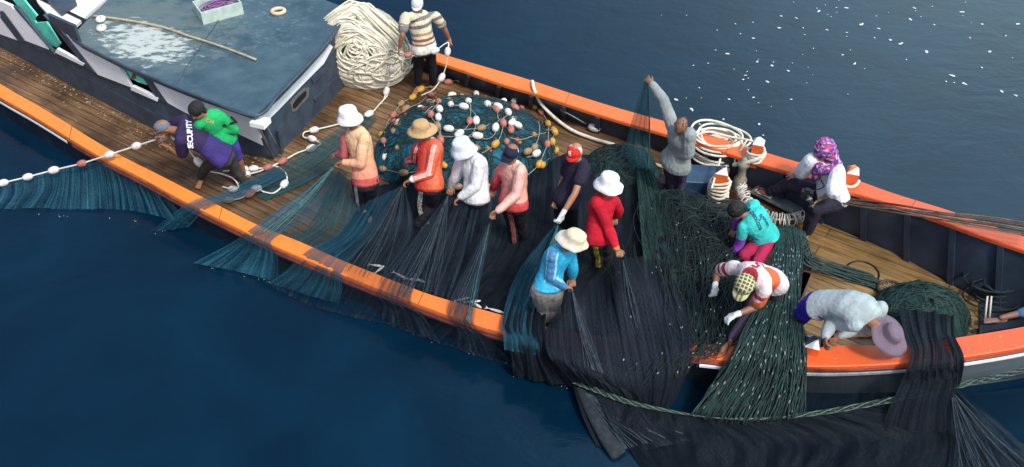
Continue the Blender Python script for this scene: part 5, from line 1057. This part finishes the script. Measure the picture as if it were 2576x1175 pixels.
# 10 red shirt white hat
def p10(V, I):
    c = np.tile(np.array((.50, .012, .03)), (len(V), 1)) * (1 + .08 * nz(V, 7))[:, None]
    for s in '12':
        a, q = limb(V, I, s); c[a & (q > .94)] = (.75, .22, .04)
    return c
b, I = person('man in crimson sweatshirt and white bucket hat letting net slide from his hand',
    [(1508,592,.86),(1522,492,1.36),(1530,466,1.48),(1502,508,1.30),(1544,505,1.30),(1528,570,1.06),(1556,528,1.08),(1552,628,.98),(1549,545,.96),(1567,648,.93),(1546,556,.93),(1502,640,.46),(1526,635,.46),(1506,686,.08),(1530,682,.08),(1500,698,.03),(1528,698,.03)],
    1.04, (.55, -.7, -.45), top={'paint': p10, 'name': 'sweatshirt'}, bottom=stripe_leg((.028, .024, .026), (.45, .40, .06), '1', (0, -1, .4)), legr=1.05)
bucket(b, I['H'], nrm(np.array([.10, -.05, 1])), nrm(np.array([.6, -.8, 0])), (.82, .81, .84), .165, .12, .1, 17, crown=.102, drop=.04)
# 11 grey shirt, arm raised
b, I = person('shaven headed man in grey shirt holding a strand of net high over the far rail',
    [(1700,405,.86),(1712,335,1.34),(1712,318,1.50),(1694,318,1.30),(1735,338,1.30),(1668,250,1.42),(1732,385,1.08),(1640,212,1.45),(1700,392,.95),(1626,197,1.48),(1690,392,.92),(1688,445,.46),(1712,448,.46),(1688,488,.08),(1708,492,.08),(1682,500,.03),(1705,505,.03)],
    1.05, (-.4, -.55, -.7), top={'paint': solid((.26, .29, .29), .1)}, bottom={'paint': lambda V, I: stripe_leg((.042, .032, .06), (.10, .07, .16), '2', (.3, -1, .3))(V, I)}, upv=(-.1, -.6, .8), flare=.12, legr=1.1, loose=.01, skin=(.22, .11, .07))
hr = hair_on(b, I['H'] - I['u'] * .012, I['u'], I['f'], .93, col=mat('cropped_hair', (.075, .042, .032), .7, .3, .3, 90, .3, 30))
# 12 woman with headscarf, seated
b, I = person('seated woman in purple flowered headscarf and white top with a camera on her lap',
    [(2096,495,.72),(2080,412,1.24),(2072,380,1.40),(2040,402,1.16),(2106,430,1.16),(2018,432,.92),(2098,480,.98),(2004,436,.78),(2066,500,.82),(1985,445,.76),(2046,512,.76),(1990,462,.62),(2052,525,.60),(1935,482,.22),(2030,585,.08),(1912,478,.18),(2022,602,.03)],
    1.06, (-.75, -.45, -.45), top={'paint': solid((.72, .73, .80), .03), 'sleeve': .95, 'name': 'blouse'}, bottom=solid((.022, .02, .035), .15), belly=.05, skin=(.36, .20, .13), curl=(.15, .4), spread=(2.6, 1.2), legr=1.25, wid=1.15, loose=.02, wr=.005, grp='women sitting or crouching on the fore deck')
def scarf(b, I):
    mb = MB(); H, u, f, s = I['H'], I['u'], I['f'], I['s']; J = I['J']
    ellip(mb, H + u * .025 - f * .025, (s * .138, f * .135, u * .145), 22, 14); ellip(mb, H - u * .07 - f * .06, (s * .13, f * .11, u * .13), 18, 10)
    for k in range(14):
        a = 2 * math.pi * k / 14; q0 = J['neck'] + s * .15 * math.cos(a) + f * (.13 * math.sin(a) + .01) - u * .02; a2 = 2 * math.pi * (k + 1) / 14; q1 = J['neck'] + s * .13 * math.cos(a2) + f * (.12 * math.sin(a2) + .01) - u * .02; cap(mb, q0, q1, .055, .055)
    cap(mb, J['neck'] + f * .11 - s * .02, J['neck'] + f * .16 - I['up'] * .14 - s * .05, .07, .055)
    def pt(V):
        n1 = nz(V, 13); n2 = nz(V, 30, 8); c = np.tile(np.array((.20, .055, .27)), (len(V), 1)); c[n1 > .12] = (.34, .10, .34); c[n2 > .28] = (.55, .42, .58); c[n2 < -.3] = (.07, .03, .13); c[(n1 < -.25)] = (.48, .09, .16); return c
    o = remesh(mb, 'headscarf', .008, M['cloth'], 2, b, .012, 4, pt, 16); return o
scarf(b, I)
# face framed by the scarf: glasses
mb = MB(); H, u, f, s = I['H'], I['u'], I['f'], I['s']; ellip(mb, H + f * .052 - u * .012, (s * .062, f * .056, u * .075), 18, 12); ellip(mb, H + f * .108 - u * .02, (s * .012, f * .012, u * .018), 8, 6); o = colored(mb.build('face', M['skin'], b), lambda V: np.where((np.abs((V - H) @ u + .062) < .006)[:, None] & (np.abs((V - H) @ s) < .022)[:, None], (.30, .08, .07), (.36, .20, .13)))
mb = MB()
for q in (-1, 1): tube(mb, [H + f * .108 + u * .012 + s * (q * .028 + .021 * math.cos(a)) + u * .015 * math.sin(a) for a in np.linspace(0, 6.28, 14)[:-1]], .0035, 5, True); ellip(mb, H + f * .103 + u * .012 + s * q * .028, (s * .018, f * .004, u * .013), 10, 6)
mb.build('glasses', M['black'], b)
WOMAN = I
# 13 teal back, purple sleeves
def p13(V, I):
    c = np.tile(np.array((.045, .53, .50)), (len(V), 1)) * (1 + .05 * nz(V, 7))[:, None]
    for s in '12':
        a, q = limb(V, I, s); c[a & (q > .28)] = (.24, .055, .42)
    return c
b, I = person('dark haired person in turquoise tee with purple sleeves sitting bent on the fore deck',
    [(1925,600,.42),(1888,540,.86),(1852,532,.92),(1868,572,.80),(1895,515,.84),(1862,612,.62),(1862,540,.6),(1843,648,.42),(1848,575,.45),(1838,668,.38),(1840,590,.40),(1872,640,.45),(1905,660,.45),(1885,690,.08),(1920,700,.08),(1872,700,.03),(1905,712,.03)],
    1.0, (-.75, -.35, -.6), top={'paint': p13, 'name': 'tee_shirt'}, bottom=solid((.36, .02, .07)), upv=(-.55, -.1, .75), wid=1.05, flare=.05, grp='women sitting or crouching on the fore deck')
hair_on(b, I['H'], I['u'], I['f'], 1.18)
t13 = child(b, 'tee_shirt')
lettering(t13, 'ALA DEDI-COS', (1898, 545), (8, 16), .055, (.03, .10, .16)); lettering(t13, 'SAMARI', (1925, 555), (8, 16), .060, (.03, .10, .16)); lettering(t13, '2', (1912, 552), (8, 16), .05, (.03, .10, .16))
# 14 white and red jersey, plaid cap, gloves
def p14(V, I):
    t = along(V, I); c = np.tile(np.array((.72, .62, .64)), (len(V), 1))
    for s in '12':
        a, q = limb(V, I, s)
        for lo, hi, k in ((.10, .20, (.42, .03, .05)), (.27, .33, (.20, .02, .06)), (.42, .6, (.42, .03, .05))): c[a & (q > lo) & (q < hi)] = k
    x = across(V, I); c[(x > .10) & (t > .3) & (t < .85)] = (.62, .13, .05); nk = np.linalg.norm(V - I['J']['neck'] - I['up'] * .02, axis=1); c[nk < .10] = (.42, .04, .06); return c
b, I = person('stooping man in white and red banded jersey and checked cap with white gloves',
    [(1935,705,.80),(1888,695,1.12),(1872,715,1.14),(1845,672,1.06),(1922,728,1.06),(1806,682,.86),(1900,772,.88),(1798,722,.80),(1850,792,.78),(1796,742,.74),(1826,805,.72),(1885,790,.72),(1935,765,.46),(1840,855,.50),(1925,815,.08),(1822,872,.46),(1915,828,.03)],
    1.06, (-.4, -.75, -.6), top={'paint': p14, 'sleeve': .68, 'name': 'jersey'}, bottom=solid((.05, .04, .07), .15), gl=(0, 1), upv=(-.25, -.75, .45), skin=(.26, .12, .07), wid=1.12, curl=(.7, .7))
def plaid(V, k, d, s, u, f):
    x, y = d @ s, d @ f; g = (np.abs((x * 24) % 1 - .5) > .36) | (np.abs((y * 24) % 1 - .5) > .36); k = np.where(g[:, None], (.55, .55, .30), k); return k
capm(b, I['H'], nrm(np.array([-.1, -.62, .75])), nrm(np.array([-.45, -.8, -.55])), (.10, .09, .06), paint=plaid, ln=.075, grow=1.22)
j14 = child(b, 'jersey'); lettering(j14, '5', (1908, 665), (-20, -6), .22, (.40, .03, .05), name='number')
# 15 crouching figure in grey shirt and mauve hat
b, I = person('crouching person in grey shirt, blue shorts and mauve wide brimmed hat at the near rail',
    [(2062,768,.75),(2186,794,1.06),(2226,840,1.12),(2150,815,1.0),(2214,778,1.05),(2092,812,.88),(2172,822,.85),(2076,846,.78),(2112,842,.76),(2076,868,.74),(2096,858,.72),(2002,812,.46),(2110,828,.55),(2030,862,.08),(2062,866,.08),(2040,875,.03),(2080,875,.03)],
    1.16, (.5, -.6, -.75), top={'paint': solid((.36, .42, .44), .08)}, bottom={'paint': solid((.03, .02, .34), .05), 'name': 'shorts'}, shorts=True, upv=(.5, -.6, .55), wid=1.12, loose=.008, arch=.08, wr=.005, sh_t0=.02)
bucket(b, I['H'] + np.array([.02, -.03, 0]), nrm(np.array([.30, -.35, .85])), nrm(np.array([.5, -.6, -.5])), (.17, .125, .17), .215, .12, .1, 23, crown=.10, drop=.02, name='brimmed_hat')
# 16 person mostly beyond the frame: one bare foot and denim leg
b, I = person('bare foot and rolled denim leg of a person sitting beyond the bow end',
    [(2760,745,.55),(2800,690,1.0),(2805,670,1.15),(2790,705,.95),(2815,695,.95),(2770,740,.8),(2830,730,.8),(2740,760,.65),(2810,770,.65),(2730,765,.62),(2800,775,.62),(2650,768,.62),(2690,790,.60),(2520,799,.20),(2660,845,.1),(2490,803,.16),(2640,850,.05)],
    1.0, (-1, -.3, 0), top=solid((.3, .32, .35)), bottom={'paint': solid((.10, .22, .42), .2), 'len': .62}, skin=(.28, .15, .12), grp='people at the bow end')
hair_on(b, I['H'], I['u'], I['f'])
# camera of the seated woman
c = WOMAN['J']['w2'] * .45 + WOMAN['J']['pel'] * .2 + P(2032, 488, .86) * .35; c = P(2030, 488, .88); r = empty('camera_body', tuple(c)); tag(r, 'black camera with a long lens hanging at the seated woman lap', 'camera')
mb = MB(); box(mb, c, (.07, .04, .05), ((.9, -.3, 0), (.3, .9, 0), (0, 0, 1))); box(mb, c + zz * .055, (.03, .03, .02), ((.9, -.3, 0), (.3, .9, 0), (0, 0, 1))); o = mb.build('camera_case', M['black'], r, smooth=False)
mb = MB(); d = nrm(np.array([.3, -.7, -.55])); tube(mb, [c, c + d * .05, c + d * .16], [.04, .04, .036], 16); mb.build('lens', M['black'], r)
mb = MB(); tube(mb, [c + d * .06, c + d * .085], .042, 16); tube(mb, [c + d * .155, c + d * .165], .038, 16); mb.build('lens_ring', M['metal'], r)
mb = MB(); J = WOMAN['J']; tube(mb, catmull([c + zz * .03, J['neck'] + WOMAN['fw'] * .17 - WOMAN['up'] * .25, J['neck'] + WOMAN['fw'] * .19 - WOMAN['up'] * .12], 12), .008, 5); mb.build('strap', M['black'], r)
# flip-flop
a, t = J['a1'], J['t1']; dd = nrm(np.array([t[0] - a[0], t[1] - a[1], -.0])); lt = np.cross(zz, dd); cc = a - zz * .075 + dd * .06; mb = MB()
loft(mb, [cc - dd * .11, cc - dd * .03, cc + dd * .08, cc + dd * .13], [.036, .034, .046, .038], [.010, .010, .010, .010], lt, 16, .8); o = mb.build('flip_flop', mat('sandal_sole', (.68, .66, .66), .7), None); tag(o, 'white soled sandal with red straps on the seated woman left foot', 'sandal')
mb = MB(); tube(mb, catmull([cc + dd * .10 + zz * .01, cc + dd * .06 + lt * .02 + zz * .06, cc + lt * .045 + zz * .01], 8), .007, 5); tube(mb, catmull([cc + dd * .10 + zz * .01, cc + dd * .06 - lt * .02 + zz * .06, cc - lt * .045 + zz * .01], 8), .007, 5); mb.build('strap', mat('sandal_strap', (.35, .04, .05), .6), o)
# ---------------------------------------------------------------- bollards, capstan, ropes, fish
def post(x, y, h, w_, label=None, ybase=None, tilt=(0, 0), wraps=0, zb=0, top='white', name='mooring_post', wr=.018):
    """square orange post with a faceted painted head; x, y photo pixel of the middle of the base"""
    c = P(x, y, zb); ax = nrm(np.array([math.cos(ANG + .25), math.sin(ANG + .25), 0])); ay = np.cross(zz, ax); mb = MB(); up = nrm(np.array([tilt[0], tilt[1], 1]))
    box(mb, c + up * h / 2, (w_, w_, h / 2), (ax, ay, up)); o = mb.build(name, M['rail'], boat, smooth=False)
    mb = MB(); t = c + up * (h + .002); q = [t + ax * w_ * a + ay * w_ * b_ for a, b_ in ((-1, -1), (1, -1), (1, 1), (-1, 1))]; k = [t + up * w_ * .9 + ax * w_ * .55 * a + ay * w_ * .55 * b_ for a, b_ in ((-1, 0), (0, -1), (1, 0), (0, 1))]
    mb.add(q + k, [(0, 1, 5), (1, 2, 6), (2, 3, 7), (3, 0, 4), (0, 5, 4), (1, 6, 5), (2, 7, 6), (3, 4, 7), (4, 5, 6, 7)]); hd = mb.build('post_head', M['white'], o, smooth=False)
    if top != 'white': hd.data.materials.append(M[top]); [setattr(p, 'material_index', 1) for p in hd.data.polygons if p.index in (1, 3, 4, 6, 8)]
    if wraps:
        mb = MB(); n = 26 * wraps; pts = []
        for i in range(n):
            a = 2 * math.pi * i / 26; R = w_ * 1.5 + .015 * math.sin(i * .7); pts.append(c + up * (.10 + (h - .22) * i / n) + ax * R * math.cos(a) + ay * R * math.sin(a) + zz * .02 * math.sin(a * 1 + 1))
        tube(mb, pts, wr, 8); rp_ = mb.build('mooring_rope', M['rope_cream']); tag(rp_, label or 'cream rope wound round an orange post', 'rope')
    return o
post(1897, 415, .38, .075, 'cream rope wound round the white tipped orange post on the far gunwale', wraps=4, zb=.38, wr=.016)
post(1802, 512, .56, .085, 'cream rope wound thickly round the orange post in front of the coiled rope', wraps=6, zb=0, top='slate')
post(2131, 482, .34, .078, 'short cream rope looped round the orange post behind the seated woman', wraps=1, zb=.5, top='orange', wr=.02)
post(2032, 900, .24, .085, zb=.42, top='slate')
# capstan head
cp = P(1858, 475, 0); mb = MB(); lathe_prof = [(.09, 0), (.09, .18), (.055, .24), (.05, .36), (.085, .42), (.085, .46), (.045, .48), (.04, .52), (.02, .55), (.001, .55)]
V = []; F = []; n = 26
for r, h in lathe_prof:
    for k in range(n): a = 2 * math.pi * k / n; V.append(cp + np.array([r * math.cos(a), r * math.sin(a), h]))
for i in range(len(lathe_prof) - 1):
    for k in range(n): F.append((i * n + k, i * n + (k + 1) % n, (i + 1) * n + (k + 1) % n, (i + 1) * n + k))
mb.add(V, F); mb.build('capstan', mat('capstan_paint', (.28, .26, .20), .6, .5, .4, 40, .4, 12), boat)
# hatch box and low crosspiece behind the nets
def bx_on(cx, cy, hx, hy, h, name, m, label=None, ang=ANG, zb=0, parent=None, bev=.02):
    c = P(cx, cy, zb); mb = MB(); box(mb, c + zz * h / 2, (hx, hy, h / 2), ((math.cos(ang), math.sin(ang), 0), (-math.sin(ang), math.cos(ang), 0), zz)); o = mb.build(name, M[m] if isinstance(m, str) else m, parent or boat, smooth=False)
    bv = o.modifiers.new('b', 'BEVEL'); bv.width = bev; bv.segments = 3; return o
bx_on(1742, 478, .36, .20, .30, 'deck_box', mat('blue_box', (.02, .05, .11), .4, .5, .2, 20, .4, 6), ang=-.08)
bx_on(1775, 560, .50, .06, .12, 'crossbeam', M['rail'], ang=-.15)
bx_on(1745, 572, .36, .05, .08, 'crossbeam', M['bowdeck'], ang=-.12)
pl = bx_on(1960, 500, .36, .17, .03, 'deck_plate', mat('grey_plate', (.13, .15, .16), .5, .5, .3, 20, .4, 6), ang=-.75, zb=.08, bev=.006)
# coil of cream rope lying on the far bulwark
def coil(cx, cy, z0, rx, ry, n, r, m, name, label, seed, h=.18, ang=0, cat='rope', jit=.05):
    rg = random.Random(seed); c = P(cx, cy, z0); mb = MB(); pts = []
    for k in range(n):
        s = rg.uniform(.5, 1.0); ox, oy = rg.gauss(0, jit), rg.gauss(0, jit); a0 = rg.random() * 6.28; zk = h * k / n
        for a in np.linspace(0, 2 * math.pi, 20)[:-1]:
            x = rx * s * math.cos(a + a0) + ox; y = ry * s * math.sin(a + a0) + oy; pts.append(c + np.array([x * math.cos(ang) - y * math.sin(ang), x * math.sin(ang) + y * math.cos(ang), zk + .03 * math.sin(2 * a + k)]))
    P_ = np.array(pts)
    for _ in range(2): P_[1:-1] = .5 * P_[1:-1] + .25 * (P_[:-2] + P_[2:])
    tube(mb, catmull(P_, len(P_) * 2), r, 6); return tag(mb.build(name, M[m]), label, cat)
coil(1805, 385, .18, .40, .33, 15, .017, 'rope_cream', 'coiled_rope', 'big loose coil of cream rope hung beside the shaven headed man', 2, .34, -.4)
mb = MB(); tube(mb, catmull(Ps([(1742,345,.5),(1780,332,.55),(1840,345,.55),(1880,352,.6),(1905,360,.62)]), 40), .016, 6); tube(mb, catmull(Ps([(1812,400,.5),(1800,440,.5),(1790,475,.4)]), 20), .016, 6); tube(mb, catmull(Ps([(1880,350,.62),(1865,375,.5),(1850,400,.4),(1850,415,.3)]), 20), .016, 6)
tube(mb, catmull(Ps([(1845,415,.35),(1880,408,.5),(1910,398,.6),(1925,385,.65)]), 30), .03, 7)
tag(mb.build('mooring_line', M['rope_cream']), 'cream mooring line slack between the coil and the far orange post', 'rope')
# spring-like row of rings
def ring_row():
    r = empty('ring_row', tuple(P(1900, 520, .1))); tag(r, 'curving row of pale rings strung on a line beside the capstan', 'net rings')
    c = catmull(Ps([(1862,462,.25),(1872,490,.16),(1890,520,.12),(1920,540,.12),(1955,552,.12),(1990,552,.14),(2022,545,.18)]), 46); mb = MB(); th = np.linspace(0, 2 * math.pi, 19)[:-1]
    me = MB(); tube(me, [np.array([.075 * math.cos(a), .075 * math.sin(a), 0]) for a in th], .008, 5, True); m_ = me.mesh('ring'); m_.materials.append(M['rope_white']); m_.polygons.foreach_set('use_smooth', [True] * len(m_.polygons)); rg = random.Random(1)
    for i in range(1, 45):
        o = bpy.data.objects.new('ring', m_); C.objects.link(o); d = nrm(c[i + 1] - c[i - 1]) + np.array([rg.gauss(0, .22), rg.gauss(0, .22), rg.gauss(0, .2)]); o.location = c[i] + np.array([rg.gauss(0, .012), rg.gauss(0, .012), 0]); o.rotation_euler = Vector(d).to_track_quat('Z', 'Y').to_euler(); setpar(o, r)
    tube(mb, c, .012, 6); mb.build('rope', M['rope_cream'], r)
ring_row()
# hose over the far gunwale, white float and short stick
mb = MB(); tube(mb, catmull(Ps([(1339,204,.43),(1344,226,.44),(1362,262,.20),(1400,300,.08),(1440,328,.06),(1490,348,.05),(1545,364,.05)]), 60), .026, 8); tag(mb.build('hose', M['rope_cream']), 'pale hose hooked over the far gunwale and trailing on deck', 'hose')
mb = MB(); tube(mb, catmull(Ps([(1410,276,.25),(1440,292,.2),(1475,312,.1)]), 10), .012, 6); tag(mb.build('stick', M['metal']), 'thin grey stick leaning inside the far bulwark', 'stick')
o = bpy.data.objects.new('loose_float', FM['w']); C.objects.link(o); o.location = P(1495, 321, .08); o.rotation_euler = (1.5, 0, 1.0); o.scale = (1.25,) * 3; tag(o, 'single large white float lying by the far bulwark', 'float')
for a, b_, lb in (((1545,378), (1600,392), 'short pale pole lying on deck near the dark green heap'), ((1615,400), (1668,420), 'pale pole end on deck left of the grey shirted man')):
    mb = MB(); tube(mb, [P(*a, .05), P(*b_, .05)], .022, 8); tag(mb.build('pole', M['wood_pole']), lb, 'pole')
M['cable_pale'] = mat('pale_cable', (.20, .14, .10), .55, .5, .6, 80, .5, 9)
# brown cables along the bow bulwark
cb = empty('cable_bundle', tuple(P(2300, 540, .8))); tag(cb, 'bundle of brown wet cables stretched above the far bow bulwark', 'cable'); rg = random.Random(2)
for k in range(7):
    o1, o2 = rg.uniform(-9, 9), (k - 3) * 6.0 + rg.uniform(-2, 2)
    mb = MB(); tube(mb, catmull(Ps([(2095,500 + o1 * .5,.55),(2160,511 + o1,.62),(2260,525 + o1 * .8 + o2 * .3,.85),(2400,548 + o2 * .7,.98),(2500,562 + o2 * .9,1.04),(2620,582 + o2,1.1)]), 50), .012 * rg.uniform(.6, 1.3), 6); mb.build('cable', M['cable'] if k % 3 else M['cable_pale'], cb)
coil(2500, 728, .1, .42, .26, 14, .012, 'rope_dark', 'dark_rope_coil', 'tangle of black rope lying in the bow', 5, .2, .2, jit=.07)
mb = MB(); tube(mb, [P(2484, 745, .3), P(2478, 800, .1)], .012, 6); tube(mb, [P(2494, 745, .3), P(2489, 800, .1)], .012, 6); tag(mb.build('rope_ends', M['rope_white']), 'two thin pale rope ends hanging below the black tangle', 'rope')
coil(2585, 700, .3, .15, .14, 24, .010, 'rope_white', 'rope_bunch', 'shaggy grey bunch of rope at the right edge in the bow', 9, .25, .2, jit=.04)
# woven round basket on the fore deck
def basket():
    c = P(2240, 735, .04); r = empty('basket', tuple(c)); tag(r, 'low round basket of gravelly bait on the fore deck', 'basket'); mb = MB()
    tube(mb, [c + np.array([.16 * math.cos(a), .15 * math.sin(a), .05]) for a in np.linspace(0, 6.28, 26)[:-1]], .016, 6, True); tube(mb, [c + np.array([.15 * math.cos(a), .14 * math.sin(a), .02]) for a in np.linspace(0, 6.28, 26)[:-1]], .016, 6, True); mb.build('rim', M['cable'], r)
    mb = MB(); rg = random.Random(3); ellip(mb, c + zz * .01, ((.15, 0, 0), (0, .14, 0), (0, 0, .03)), 20, 8)
    for _ in range(160): a, q = rg.random() * 6.28, .14 * math.sqrt(rg.random()); ellip(mb, c + np.array([q * math.cos(a), q * math.sin(a), .04]), ((.011, 0, 0), (0, .010, 0), (0, 0, .008)), 6, 4)
    mb.build('bait', mat('bait', (.28, .2, .12), .8, .3, .4, 60, .5, 40), r)
basket()
# small fish on the dark net
fs = [(948,668,'small pale fish below the red jersey',-.2,1.0),(957,676,'small pale fish lowest of the crossed pair below the red jersey',.9,.9),(1007,693,'curved silver fish on the dark net near the rail',-.6,1.1),(1040,703,'long silver fish pair member left of the pink jersey man, left one',-.15,1.1),(1058,706,'silver fish with raised tail right of the long one',-.5,.9),(1165,752,'pale fish close to the near gunwale below the pink trousers stripe',.3,1.0),(1192,758,'pale fish right of another by the near gunwale',.1,1.1),(1200,768,'lower pale fish by the near gunwale',-.7,.9),(1250,782,'long pale fish at the end of the orange rail stretch',-.4,1.3)]
for x, y, lb, a, s in fs:
    c = P(x, y, .12 if x < 1100 else .30); d = np.array([math.cos(a), math.sin(a), 0]); e = np.cross(zz, d); mb = MB(); loft(mb, [c - d * .08 * s, c - d * .03 * s, c + d * .03 * s, c + d * .07 * s], [.006, .018, .020, .010], [.006, .012, .013, .008], e, 10, .8)
    mb.add([c - d * .08 * s, c - d * .12 * s + e * .03, c - d * .105 * s, c - d * .12 * s - e * .03, c - d * .10 * s + zz * .006], [(0, 1, 2, 3), (0, 1, 4), (0, 4, 3)]); tag(mb.build('fish', M['fish']), lb, 'fish', 'small fish caught on the dark net')
